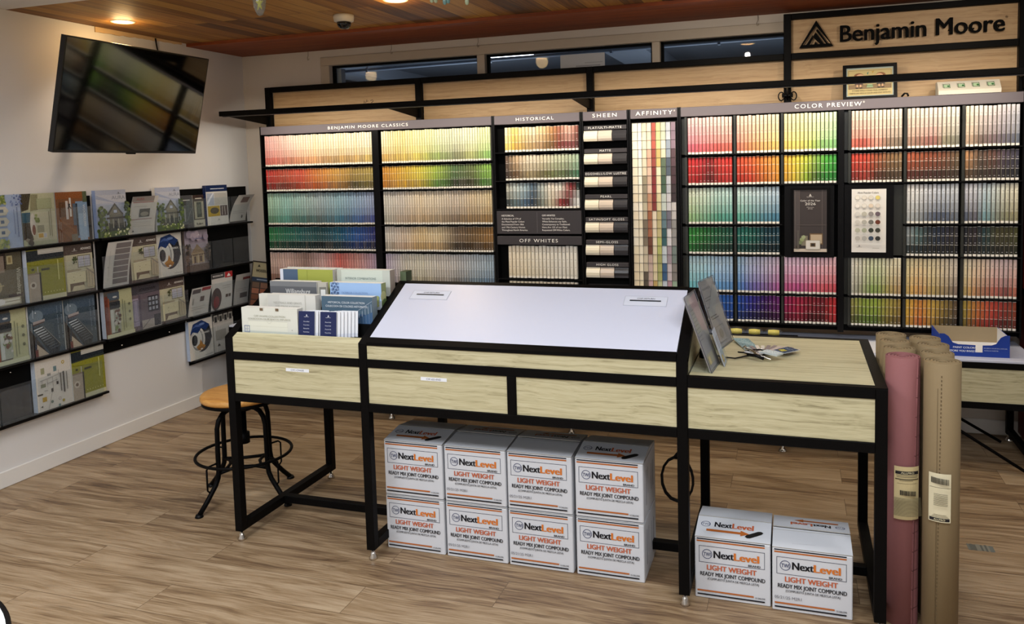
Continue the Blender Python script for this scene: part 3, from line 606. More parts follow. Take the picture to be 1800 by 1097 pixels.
# rack 3: sheen samples
R3 = rack('colour_rack', 1.056, 1.343, 0.60, 'narrow black rack with rows of cream, beige and black gloss samples', 'SHEEN', hx=(0.24, 0.52, 0.40))
names = ['FLAT/ULTI-MATTE', 'MATTE', 'EGGSHELL/LOW LUSTRE', 'PEARL', 'SATIN/SOFT GLOSS', 'SEMI-GLOSS', 'HIGH GLOSS', '']
SH = [mat('sample_%d' % k, 'ffffff', 0.85-0.11*k, spec=0.5) for k in range(8)]
for k in range(8):
    nt = SH[k].node_tree; a = nt.nodes.new('ShaderNodeAttribute'); a.attribute_name = 'Col'; nt.links.new(a.outputs['Color'], nt.nodes['Principled BSDF'].inputs['Base Color'])
for k, nm in enumerate(names):
    z = 1.775-0.1385*k
    if z-0.065 < 0.61: break
    m = MB(); m.box(1.070, 1.986, z+0.004, 1.332, 2.046, z+0.030, bev=0.002); tp = m.build('sample_sign', SIGND, R3)
    if nm:
        m = MB(); art(m, plane_map((1.070, 1.986, z+0.004), (1, 0, 0), (0, 0, 1), (0, -1, 0)), 0.262, 0.026, [('t', nm, 0.5, 0.28, 0.50, min(0.95, 0.052*len(nm)), 'c', (0.004, 1.2), 'f0ece4')]); m.build('lettering', PRINT, tp)
    for q, col in enumerate(('e6dcc2', 'c9b9a8', '2a272a')):
        x0 = 1.069+q*0.0885; x1 = x0+0.085; m = MB()
        prof = [(2.044, z), (1.992, z), (1.990, z-0.010), (1.984, z-0.016), (1.979, z-0.032), (1.979, z-0.048), (1.986, z-0.062), (2.044, z-0.064)]
        m.prism(prof, 'x', x0, x1, c(col)); m.build('sample_block', SH[min(k, 7)], R3)

# rack 4: strips of square patches
R4 = rack('colour_rack', 1.347, 1.641, 0.60, 'narrow black rack with long strips of square colour patches', 'AFFINITY', hx=(0.14, 0.74, 0.42))
pal = ['efe2c4 efe0c0 efdcb8 ecdcb8 ead6b0 e8d2a8', 'f4ecd8 f2e8d0 f0e6cc eee2c4 ecdcb4 ead8ac', 'e6d4a8 d8c8a0 9a8c6c b8ac8c 7c6c54 c8b898 5e5040 5a4c3c', 'e8c8a8 d8a080 dcb090 c88a60 a85c2c 70381c c8a898 d0a4a0 b06458',
       'c04a2c a83420 8c1c1c 8a2018 e0cca8 e4d4b0 dcc890 c8a040 d8b078', 'e4cc78 d0b048 e8d8a8 d8c88c c0b070 b4b84c a8a850 b8bc80 98a060', 'c4c4a0 d8d0b0 5c7054 3e5c44 b8c4b8 5a7880 2c5c60 c0ccd0 2c5c88 c4ccd4 98a880',
       'b8bcc4 8c98a8 4c5868 b0b4bc c8c4c8 6c6878 d0ccd0 a08c98 c4b4b8 b88c98 84506c', '8c7080 5c4048 4a3038 3c2c30 c4bcb8 94908c 788880 847c74 94b090 8c9488']
for k in range(9):
    w = [0.0345, 0.0245, 0.0285, 0.0285, 0.0265, 0.0285, 0.030, 0.0285, 0.030][k]; x0 = 1.362+sum([0.0345, 0.0245, 0.0285, 0.0285, 0.0265, 0.0285, 0.030, 0.0285, 0.030][:k]); m = MB()
    p = pal[k].split(); n = 22; zt, zb = 1.812, 0.66; ph = (zt-zb)/n
    for q in range(n):
        col = soft(jig(c(p[int(q*len(p)/n)]), 0.08), 4); a = zt-ph*(q+1); b = zt-ph*q-0.0014
        m.face([(x0, 2.004, a), (x0+w-0.002, 2.0, a), (x0+w-0.002, 2.003, b), (x0, 2.007, b)], col)
        m.face([(x0, 2.005, b), (x0+w-0.002, 2.001, b), (x0+w-0.002, 2.001, b+0.0014), (x0, 2.005, b+0.0014)], c('4a443c'))
    m.face([(x0+w-0.002, 2.0, zb), (x0+w-0.001, 2.04, zb), (x0+w-0.001, 2.04, zt), (x0+w-0.002, 2.0, zt)], c('b8b0a0'))
    m.build('patch_strip', PRINT, R4)
m = MB(); m.box(1.356, 2.010, 0.65, 1.632, 2.046, 1.816); m.build('strip_holder', BLACKP, R4)

# rack 5: the widest one
R5 = rack('colour_rack', 1.644, 3.412, 0.60, 'widest black colour rack at right, six columns of colour strips around two posters', 'COLOR PREVIEW', hx=(0.362, 0.196, 0.40))
colt = [(1.690, 1.945), (1.967, 2.204), (2.226, 2.508), (2.580, 2.838), (2.859, 3.115), (3.139, 3.394)]
nch = [12, 11, 13, 13, 12, 12]
K5 = {
 (0, 0): 'ecb8b4/d8506a f0bcb4/d8545c f2c4b4/d85048 f4ccb8/de5c44', (0, 1): 'f4c8ac/dc6c4a f4ccac/e08a44 f4d4ac/e6a43c f4dcac/e8b83c', (0, 2): 'f4e4a8/e6c23c f2e6a4/e0c840 eeeab0/bcc83c e2ecb4/88bc5c d6ecb8/7cc268',
 (0, 3): 'f2ccae/d65c3e f2ccb0/c04c38 f0d4b8/d48a70 eed4ba/94745a ecd6bc/8a7660', (0, 4): 'f0d2b6/a87c62 eed2ba/9c6a56 ecd0bc/a45c54 ead6c0/8c8464 e6d8c4/7c7864', (0, 5): 'f0dcb8/c09c78 e6d4c4/7c6458 e0cfc8/7c6266 d8cdd0/6c6472 d4d0d4/5c6474',
 (1, 0): 'd01c1c/b41414 c4202a/a01416 8a1c1c/5a0c10 d02c20/b41c14 d8281c/c01e14', (1, 1): 'd84420/b82a18 dc5c1c/c83c18 e08420/c86a14 e8a024/d88c14', (1, 2): 'ecb418/d8a010 e4cc20/c8b018 c8d028/98b41c 8cb040/506c28 48b030/1e8424 34a030/147c20',
 (1, 3): 'd0381c/8e2014 c8381e/a02a16 a8522c/5c2a16 8a6038/4a3420 8c6c44/4e3a26', (1, 4): 'b8542c/5c2012 944824/4a2012 8c4020/401c10 784428/3c2014 6c5438/3a2c1e', (1, 5): 'c08854/5a4024 5c4a3c/382a20 6c4434/34201a 4c4050/221c24 3c3848/1a1a20',
 (2, 0): 'd8e0c0/90bc74 ccdcc4/78b088 bcdcd0/48a084 bce0d8/4ca898', (2, 1): 'c8e4dc/4cac94 c4dcdc/4c9c98 bcd4dc/4c8ca0 b8d0e0/3c84a4', (2, 4): 'e0ded8/b0b4b4 d8d8d8/8c9498 ccd0d8/5c6880 c0c8d4/4c5870 c8ccd0/6c7480', (2, 5): 'd0d0d8/5c6478 c8ccd4/6c6874 b8ccd4/6ca0a8 ccd4cc/848c7c dcd8bc/8c8a60 e4ddc0/9c9468',
 (3, 0): '2c9834/146c24 1e7c30/0e4c20 1a6c44/0c3c2c 18604c/0c3028', (3, 1): '1c7c6c/0e4c44 147060/0a3c38 184c58/0c262e 1a4858/0e2830', (3, 4): '9ca4a4/2c3434 5c7c7c/1c2c30 3c4448/16191c 24344c/12161e 2c2c3c/121218 343034/141214', (3, 5): '24242c/0c0c10 342830/141012 1c4448/0c2022 4c4824/1e1c0e 44401c/1c1a0c 4c4c20/24240e',
 (4, 0): 'b8dce4/64bcc4 b4dce8/50b4cc b4d4ec/5ca0d8 b4d4ec/4c90d0', (4, 1): 'a4cce8/3c84d0 bcc4e4/6c64b8 ccc4dc/8868a8 dcc0d8/b4589c', (4, 2): 'e8c0d8/d04c8c ecc0d8/c8488c f0c4d4/d44c78 f0bcc8/dc4458 f0b4bc/d83c4c',
 (4, 3): 'e8e2cc/b8b49c e4e0c0/a8a87c dce0a8/8cac3c dce0b0/98a848 e8dcb0/b8a048 e8dcb4/c09858', (4, 4): 'f0dc98/dcb03c f0d494/dc9838 f0dca0/c8a848 e8d4ac/a88c58 e4d4bc/8c7460', (4, 5): 'f0e0b0/c8a448 f0d4ac/c88848 f0d0b0/b87048 ecc8bc/c4604c e4c0bc/8c4440 e8c4b8/c06040',
 (5, 0): '3cb0c4/147890 2490b8/105c88 1c6cc0/0e4088 1c5cb8/0e3880', (5, 1): '1c58c0/103070 3c34a0/1e1854 4a1c70/280e3c 7c2478/4a1448', (5, 2): 'b81c60/780e34 c01848/880e2c 9c1c30/5c0e1a 8c1c28/5a0e14 d01820/b0101a',
 (5, 3): 'a8a048/5c5c28 9cb030/5c7418 a0b828/587014 b8a838/7c6c1c b09030/6a5018', (5, 4): 'ecb818/c08c14 e88c1c/c05c14 dcac28/a87c18 a88830/5c4818 6c5434/3c2c1a', (5, 5): 'b89824/7c6414 d07820/983c10 d84420/a01c10 b03020/5c1410 a0401c/6c240e'}
for j, (z0, z1) in enumerate(RZ):
    for i in range(6):
        if (j, i) not in K5: continue
        x0, x1 = colt[i]
        if j in (2, 3) and i == 4: x0 = 2.859
        tall = j in (0, 2, 4)
        bin_chips(x0, x1, z0, z1, nch[i], 4 if tall else 3, K5[(j, i)], 4, i, j, white=not tall, jit=0.07, curve=1.1)
        shelf(R5, x0-0.012, x1+0.012, z0-0.004)
        m = MB(); m.box(x0-0.016, 1.996, z0-0.002, x0-0.003, 2.046, z1+0.004); m.build('bin_side', DGREY, R5)
for i, x0 in ((0, 1.653), (3, 2.545)):
    for z0, z1 in RZ:
        if i == 3 and z0 in (1.210, 1.033): continue
        m = MB(); m.box(x0, 2.024, z0, colt[i][0]-0.016, 2.046, z1); m.build('blank_bin', DGREY, R5)
m = MB(); m.box(2.793, 2.020, 1.033, 2.843, 2.046, 1.420); m.build('blank_bin', DGREY, R5)
m = MB(); m.box(2.511, 1.990, 0.60, 2.542, 2.046, 1.834); m.build('divider', BLACKP, R5)
def poster_frame(x0, x1, label):
    m = MB(); m.box(x0-0.05, 1.992, 1.020, x1+0.038, 2.046, 1.425)
    o = m.build('poster_box', BLACKP, R5); return o
pf = poster_frame(2.279, 2.454, '')
m = MB(); m.box(2.262, 1.984, 1.040, 2.278, 1.992, 1.411); m.box(2.455, 1.984, 1.040, 2.471, 1.992, 1.411); m.box(2.278, 1.984, 1.401, 2.455, 1.992, 1.411); m.box(2.278, 1.984, 1.040, 2.455, 1.992, 1.050); m.build('frame', BLACK, pf)
m = MB(); mp = plane_map((2.279, 1.990, 1.051), (1, 0, 0), (0, 0, 1), (0, -1, 0)); w_, h_ = 0.175, 0.349
slab(m, (2.279, 1.9905, 1.051), (1, 0, 0), (0, 0, 1), (0, -1, 0), w_, h_, 0.001, c('3a3230'))
L = [('r', 0, 0, 1, .05, 'cdbfae'), ('r', 0.0, .05, .17, 1, '4a4240'), ('r', .03, .05, .05, 1, '605650'), ('r', .17, .05, .185, 1, '5a504c'), ('r', .85, .05, .865, 1, '5c524e'), ('r', .97, .05, .98, 1, '5c524e'),
     ('r', 0, .43, 1, .44, '544a46'), ('r', .05, .05, .2, .1, '3a3028'), ('r', .48, .12, .88, .30, '6c5438'), ('r', .51, .14, .85, .28, 'b8a488'), ('r', .22, .10, .42, .26, '7c7460'), ('r', .56, .05, .8, .12, '4e3426'),
     ('r', .36, .04, .80, .19, 'd4cfc6'), ('f', .36, .04, .80, .19, .008, 'b0a898'), ('r', .50, .085, .66, .145, '6c5434'), ('r', .53, .095, .63, .135, '2c241c'), ('c', .25, .20, .035, '8c9468'), ('c', .30, .24, .03, '9ca47c'), ('c', .2, .15, .03, '747c54'), ('r', .1, .05, .16, .35, '56504a')]
L += logo(0.5, 0.915, 0.022, 'e6e0d8', '3a3230', 1.9)
L += [T('Color of the Year', .5, .815, .026, 'e6e0d8', .60), T('2026', .5, .755, .042, 'e6e0d8', .32), T('Silhouette', .5, .715, .014, 'cfc8c0', .22), T('AF-655', .5, .69, .014, 'cfc8c0', .14)]
art(m, mp, w_, h_, L, l0=2); m.build('poster', PRINT, pf)
pf = poster_frame(2.595, 2.757, '')
m = MB(); mp = plane_map((2.582, 1.990, 1.051), (1, 0, 0), (0, 0, 1), (0, -1, 0)); w_, h_ = 0.175, 0.349
slab(m, (2.582, 1.9905, 1.051), (1, 0, 0), (0, 0, 1), (0, -1, 0), w_, h_, 0.001, c('e6e2da'))
L = [T('Most Popular Colors', .48, .93, .028, '4c4844', .6)]
sw = ['ece6d8', 'e4ddd0', 'ddd6c6', 'dfcd74', 'efe9e0', 'e6e0d4', 'e0cfb8', 'ddd4c8', 'd8d4cc', 'c0bcac', '928c88', '6c5c64', 'cfcac0', 'b4b0a4', '706e68', '6a3422', 'b4b4a0', 'a4a890', '34382e', '3a3a30', 'b8b4ac', 'b0aea8', '38485c', '30302e']
for k, s_ in enumerate(sw):
    i, j = k % 4, k//4; x = .17+.195*i; y = .865-.128*j; L += [('e', x, y, .075, .036, s_ if k > 7 else 'c9c3b6'), ('e', x, y, .066, .031, s_), ('r', x-.05, y-.058, x+.05, y-.054, '9a958c')]
L += logo(.22, .11, .016, '4c4844', 'e6e2da', 1.9)+[('r', .6, .07, .8, .074, '8c8880')]
art(m, mp, w_, h_, L, l0=2); m.build('poster', PRINT, pf)

# --- build the chips: the 300 that show largest one by one, the rest as one mass
def area_px(ch):
    a = px_of((ch['x'], YF, ch['z0'])); b = px_of((ch['x']+ch['w'], YF, ch['z1']))
    x, y = (a[0]+b[0])/2, (a[1]+b[1])/2
    vis = 1.0
    if x > 1797: vis = 0.2
    if y > 500 and x < 1200: vis = 0
    if ch['z1'] < 0.85 and ch['rk'] == 4 and (x < 1290 or x > 1640): vis = 0.3
    if ch['z1'] < 1.05 and ch['z0'] > .7 and ch['rk'] == 4 and x < 1255: vis = 0.5
    return abs(b[0]-a[0])*abs(b[1]-a[1])*vis
CHIPS.sort(key=area_px, reverse=True)
RN = ['top', 'second', 'third', 'fourth', 'fifth', 'bottom']; CN = ['first', 'second', 'third', 'fourth', 'fifth', 'sixth']
ON = ['first', 'second', 'third', 'fourth', 'fifth', 'sixth', 'seventh', 'eighth', 'ninth', 'tenth', 'eleventh', 'twelfth', 'thirteenth']
def hue(col):
    r, g, b = [min(1, max(0, v))**(1/2.2) for v in col[:3]]; h, l, s_ = colorsys.rgb_to_hls(r, g, b); h *= 360
    if s_ < 0.13: base = 'grey'
    elif h < 14 or h > 345: base = 'red'
    elif h < 40: base = 'orange' if l > 0.35 and s_ > .5 else 'brown'
    elif h < 68: base = 'yellow' if s_ > .4 else 'olive'
    elif h < 165: base = 'green'
    elif h < 200: base = 'teal'
    elif h < 250: base = 'blue'
    elif h < 300: base = 'purple'
    else: base = 'pink'
    return ('pale ' if l > 0.68 else 'dark ' if l < 0.28 else '')+base
left = {k: sum(1 for q in CHIPS[:300] if q['rk'] == k) for k in range(5)}
for ch in CHIPS[:300]:
    m = MB(); chip_mesh(m, ch)
    rk = {0: 'leftmost rack', 1: 'second rack', 4: 'widest rack'}[ch['rk']]
    o = m.thing('colour_chip', PRINT, '%s colour strip, %s from left in column %s of the %s row, %s' % (hue(ch['cols'][-1]), ON[ch['k']] if ch['k'] < 13 else str(ch['k']+1), ['one', 'two', 'three', 'four', 'five', 'six'][ch['c']], RN[ch['r']], rk),
        'colour chip', group='colour strips standing in the racks')
m = MB()
for ch in CHIPS[300:]: chip_mesh(m, ch)
m.thing('colour_chips', PRINT, 'close-packed narrow colour strips filling the remaining rows of the racks', 'colour chips', kind='stuff')
# ------------------------------------------------------------------ the counter
ct = root('display_counter', (1.28, 0.37, 0), 'long black framed counter with oak drawers, sloped white return board and flat right end', 'counter')
CX = [(0.0, 0.036), (0.638, 0.674), (1.891, 1.929), (2.530, 2.567)]
for k, (x0, x1) in enumerate(CX):
    ft = 0.89 if k < 3 else 0.829
    m = MB(); m.box(x0, 0.0, 0.043, x1, 0.036, ft, bev=0.0015); m.build('leg', BLACK, ct)
    m = MB(); m.box(x0, 0.704, 0.043, x1, 0.740, ft, bev=0.0015); m.build('leg', BLACK, ct)
    m = MB(); m.box(x0, 0.036, 0.043, x1, 0.704, 0.079, bev=0.0015); m.build('bottom_rail', BLACK, ct)
    for y in (0.018, 0.722):
        m = MB(); m.lathe([(0.005, 0.043), (0.005, 0.030), (0.009, 0.028), (0.010, 0.020), (0.017, 0.008), (0.017, 0.0)], ((x0+x1)/2, y, 0), seg=16); m.build('levelling_foot', CHROME, ct)
for k in range(3):
    x0, x1 = CX[k][1], CX[k+1][0]
    for y0, n in ((0.0, 'front_rail'), (0.704, 'rear_rail')):
        for z0, z1 in ((0.795, 0.829), (0.615, 0.649)):
            m = MB(); m.box(x0, y0, z0, x1, y0+0.036, z1, bev=0.0015); m.build(n, BLACK, ct)
    m = MB(); m.box(x0, 0.30, 0.047, x1, 0.334, 0.081, bev=0.0015); m.build('stretcher', BLACK, ct)
    m = MB(); m.box(x0, 0.712, 0.649, x1, 0.722, 0.795); m.build('rear_panel', OAK, ct)
m = MB(); m.box(1.262, 0.0, 0.649, 1.297, 0.036, 0.795, bev=0.0015); m.build('divider', BLACK, ct)
m = MB(); m.box(0.036, 0.036, 0.648, 2.53, 0.70, 0.654); m.build('drawer_floor', BLACKM, ct)
for i, (x0, x1) in enumerate(((0.037, 0.637), (0.675, 1.261), (1.298, 1.890), (1.930, 2.529))):
    m = MB(); m.box(x0, 0.006, 0.650, x1, 0.024, 0.794); dr = m.build('drawer_front', OAK, ct)
    lab = {0: (0.292, 0.758, 'CW1-CW650'), 1: (0.905, 0.757, 'CW 655-END')}.get(i)
    if lab:
        m = MB(); slab(m, (lab[0], 0.0055, lab[1]), (1, 0, 0), (0, 0, 1), (0, -1, 0), 0.110, 0.0135, 0.0008, c('e4e6ea'))
        art(m, plane_map((lab[0], 0.0055, lab[1]), (1, 0, 0), (0, 0, 1), (0, -1, 0)), 0.110, 0.0135, [T(lab[2], .5, .25, .5, '3a3a48', .56)]); m.build('name_tag', PRINT, dr)
# upper strips, sloped sides
for x0, x1 in ((0.037, 0.637), (0.675, 1.890)):
    for s_ in (0, 1):
        f = (lambda y: y) if s_ == 0 else (lambda y: 0.74-y)
        m = MB(); m.prism([(f(0.004), 0.829), (f(0.004), 0.889 if x0 < .5 else 0.884), (f(0.036), 0.905 if x0 < .5 else 0.884), (f(0.036), 0.829)], 'x', x0, x1); m.build('fascia', OAK, ct)
for k, (x0, x1) in enumerate(CX[:3]):
    m = MB(); m.prism([(0.0, 0.890), (0.37, 1.088), (0.74, 0.890), (0.704, 0.876), (0.37, 1.052), (0.036, 0.876)], 'x', x0, x1); m.build('slope_bar', BLACK, ct)
m = MB(); m.prism([(0.040, 0.829), (0.040, 0.878), (0.37, 1.051), (0.70, 0.878), (0.70, 0.829)], 'x', 1.902, 1.926); m.build('side_panel', OAK, ct)
m = MB(); m.prism([(0.040, 0.829), (0.040, 0.878), (0.37, 1.051), (0.70, 0.878), (0.70, 0.829)], 'x', 0.642, 0.670); m.build('side_panel', BLACKM, ct)
m = MB(); m.prism([(0.040, 0.829), (0.040, 0.878), (0.37, 1.051), (0.70, 0.878), (0.70, 0.829)], 'x', 0.006, 0.030); m.build('side_panel', OAK, ct)
# front lip, ridge and white return board
sl = math.atan2(1.081-0.912, 0.355-0.03); SV = Vector((0, math.cos(sl), math.sin(sl))); SN = Vector((0, -math.sin(sl), math.cos(sl)))
m = MB(); m.prism([(0.0, 0.884), (0.0, 0.897), (0.03, 0.912), (0.036, 0.884)], 'x', 0.675, 1.890); m.build('front_lip', BLACK, ct)
m = MB(); m.prism([(0.352, 1.0805), (0.37, 1.090), (0.388, 1.0805), (0.388, 1.060), (0.352, 1.060)], 'x', 0.675, 1.890); m.build('ridge', BLACK, ct)
m = MB(); o0 = Vector((0.676, 0.030, 0.912)); Ls = math.hypot(0.325, 0.169)
slab(m, o0, (1, 0, 0), SV, SN, 1.213, Ls, 0.012, (1, 1, 1, 1)); rb = m.build('return_board', WHITEL, ct)
m = MB(); slab(m, (0.676, 0.71, 0.912), (1, 0, 0), (0, -math.cos(sl), math.sin(sl)), (0, math.sin(sl), math.cos(sl)), 1.213, Ls, 0.012, (1, 1, 1, 1)); m.build('rear_board', WHITEL, ct)
for x0, x1 in ((0.740, 0.912), (1.654, 1.820)):
    w_ = x1-x0; v0 = 0.254; h_ = 0.060; oo = o0+Vector((x0-0.676, 0, 0))+SV*v0
    m = MB(); slab(m, oo+SN*0.0012, (1, 0, 0), SV, SN, w_, h_, 0.0010, c('ccd0dc'))
    art(m, plane_map(oo+SN*0.0014, (1, 0, 0), SV, SN), w_, h_, [('f', 0.0, 0.0, 1.0, 1.0, .012, '8a8d94'), T('CHIP RETURN', .5, .70, .13, '5a5e68', .42, bo=0.01), ('r', .13, .47, .86, .60, '2e3238')]); m.build('slot_plate', PRINT, rb)
# stepped black tray of the left module
m = MB(); st = [(0.037, 0.83)]
for k in range(4): st += [(0.037+0.08*k, 0.895+0.045*k), (0.037+0.08*(k+1), 0.895+0.045*k)]
st += [(0.357, 0.83)]
m.prism(st, 'x', 0.037, 0.637); m.build('stepped_tray', BLACKM, ct)
m = MB(); m.prism([(0.362, 0.84), (0.362, 1.075), (0.370, 1.080), (0.378, 1.075), (0.70, 0.90), (0.70, 0.84)], 'x', 0.037, 0.637); m.build('rear_cover', BLACKM, ct)
# flat right end
m = MB(); m.box(1.931, 0.032, 0.822, 2.531, 0.712, 0.8315); m.build('table_top', OAK, ct)
for a in ((1.930, 0.0, 0.8295, 2.567, 0.031, 0.8325), (1.930, 0.713, 0.8295, 2.567, 0.742, 0.8325), (2.532, 0.031, 0.8295, 2.567, 0.713, 0.8325)):
    m = MB(); m.box(*a); m.build('top_edge', BLACK, ct)
m = MB(); m.box(2.531, 0.036, 0.795, 2.566, 0.704, 0.829); m.build('side_rail', BLACK, ct)
m = MB(); m.box(2.531, 0.036, 0.615, 2.566, 0.704, 0.649); m.build('side_rail', BLACK, ct)
m = MB(); m.box(0.0, 0.036, 0.795, 0.035, 0.704, 0.829); m.build('side_rail', BLACK, ct)
m = MB(); m.box(0.0, 0.036, 0.615, 0.035, 0.704, 0.649); m.build('side_rail', BLACK, ct)
m = MB(); m.box(2.540, 0.036, 0.649, 2.560, 0.704, 0.795); m.build('side_panel', OAK, ct)

# ------------------------------------------------------------------ joint-compound cartons
BW, BH, BD = 0.262, 0.229, 0.262
def carton_front(date):
    L = [('r', .025, .955, .925, .975, '15151c'), ('r', .025, .918, .925, .942, 'b4632a'),
         ('f', .055, .585, .925, .855, .007, '2a3048'), ('o', .165, .725, .078, .009, '2a3560'), T('TWI', .165, .692, .062, '2a3560', .10, bo=0.02),
         T('Next', .25, .675, .118, '14141a', .275, 'l', 0.05), T('Level', .52, .675, .118, 'd2752a', .335, 'l', 0.05), T('BRAND', .79, .605, .032, '14141a', .16, 'c', 0.03),
         T('LIGHT WEIGHT', .49, .475, .082, 'c0603a', .66, 'c', 0.045), T('READY MIX JOINT COMPOUND', .50, .375, .064, '1a1a20', .86, 'c', 0.035),
         T('(COMPUESTO JUNTA DE MEZCLA LISTA)', .51, .315, .034, '2a2a30', .68, 'c', 0.015),
         ('r', .03, .118, .78, .142, 'b4632a'), ('r', .03, .058, .925, .080, '15151c'), T('3.5 GALLONS', .865, .108, .024, '1a1a20', .13, 'c', 0.03)]
    if date: L.append(T(date, .03, .20, .045, '6c6c74', .34, 'l'))
    return L
FLAPART = [('o', .12, .62, .13, .018, '2a3560'), T('TWI', .12, .57, .09, '2a3560', .10), T('Next', .24, .52, .24, '14141a', .24, 'l', 0.05), T('Level', .48, .52, .24, 'c0603a', .29, 'l', 0.05),
           ('p', [(.14, .28), (.60, .28), (.60, .20), (.72, .33), (.60, .46), (.60, .38), (.14, .38)], 'b4632a')]
def carton(kind, date, flat=False):
    """kind a: lettered front flap with a hand hole; kind b: plain flap, lettered rear flap"""
    r = bpy.data.objects.new('joint_compound_box', None); COL.objects.link(r); ORG[r] = Vector((0, 0, 0)); r['category'] = 'box'; r['label'] = ''; r['group'] = 'white joint compound cartons'
    W2 = BW/2; white = c('d0d2d6'); edge = c('a8a49c'); m = MB()
    m.box(-W2, 0, 0, W2, BD, BH-0.004, white, bev=0.003)
    mp = plane_map((-W2, 0.0, 0.0), (1, 0, 0), (0, 0, 1), (0, -1, 0)); art(m, mp, BW, BH, carton_front(date))
    ms = plane_map((W2, 0.0, 0.0), (0, 1, 0), (0, 0, 1), (1, 0, 0)); art(m, ms, BD, BH, [('r', .2, .2, .26, .8, 'a9abb2'), ('r', .34, .35, .38, .8, 'b0b2b8'), ('r', .6, .3, .64, .75, 'b0b2b8'), ('r', .75, .3, .8, .75, 'a9abb2')])
    m.build('carton', CARD, r)
    d = BD*0.50
    rise = 0.0006 if flat else 0.018 if kind == 'a' else 0.012
    o = Vector((-W2, 0.001, BH-0.003)); V = Vector((0, d, rise)); ang = V.normalized(); N = Vector((0, -ang.z, ang.y))
    m = MB(); slab(m, o+N*0.003, (1, 0, 0), V, N, BW, V.length, 0.003, white, edge); mpf = plane_map(o+N*0.003, (1, 0, 0), V, N)
    if kind == 'a': art(m, mpf, BW, V.length, FLAPART+[('p', [(.66, .20), (.69, .14), (.73, .15), (.88, .38), (.90, .46), (.87, .51), (.83, .50), (.68, .28)], '1c1a18')])
    else: art(m, mpf, BW, V.length, [('l', .0, .88, 1, .93, .02, 'b5b2ac'), ('l', .25, .25, .55, .28, .012, 'c2c2c4')])
    m.build('flap', CARD, r)
    o = Vector((W2, BD-0.001, BH-0.003)); V = Vector((0, -d*0.96, rise+(0.0 if flat else 0.004 if kind == 'b' else 0.001))); ang = V.normalized(); N = Vector((0, ang.z, -ang.y))
    m = MB(); slab(m, o+N*0.003, (-1, 0, 0), V, N, BW, V.length, 0.003, white, edge); mpf = plane_map(o+N*0.003, (-1, 0, 0), V, N)
    if kind == 'b': art(m, mpf, BW, V.length, FLAPART)
    m.build('flap', CARD, r)
    for s_ in (-1, 1):
        m = MB(); m.prism([(0.01, BH-0.003), (BD-0.01, BH-0.003), (BD*0.5, BH-0.004+rise)], 'x', s_*(W2-0.001), s_*(W2-0.004), white)
        m.build('inner_flap', CARD, r)
    return r
protos = {}
def place_box(kind, date, x, y, z, label):
    flat = 'bottom layer' in label; key = (kind, date, flat)
    if key not in protos:
        r = carton(kind, date, flat); protos[key] = r; r.location = (x, y, z); r['label'] = label
    else: copy_thing(protos[key], (x, y, z), label)
D1 = '05/21/25 M2R1'
BX = [0.798, 1.070, 1.340, 1.616]
for k, x in enumerate(BX):
    n = ['leftmost', 'second from left', 'third from left', 'rightmost'][k]
    place_box('a' if k in (0, 3) else 'b', None if k in (0, 3) else D1, x, 0.122, 0.2325, 'white joint compound carton, %s in the upper layer under the sloped counter' % n)
for k, x in enumerate(BX):
    n = ['leftmost', 'second from left', 'third from left', 'rightmost'][k]
    place_box('a' if k in (0, 3) else 'b', None if k in (0, 3) else D1, x, 0.122, 0.0, 'white joint compound carton, %s in the bottom layer on the floor' % n)
place_box('a', None, 2.070, 0.082, 0.0, 'white joint compound carton with hand hole, under the flat end of the counter')
place_box('b', D1, 2.338, 0.070, 0.0, 'dated white joint compound carton with upside-down flap lettering, beside the paper rolls')

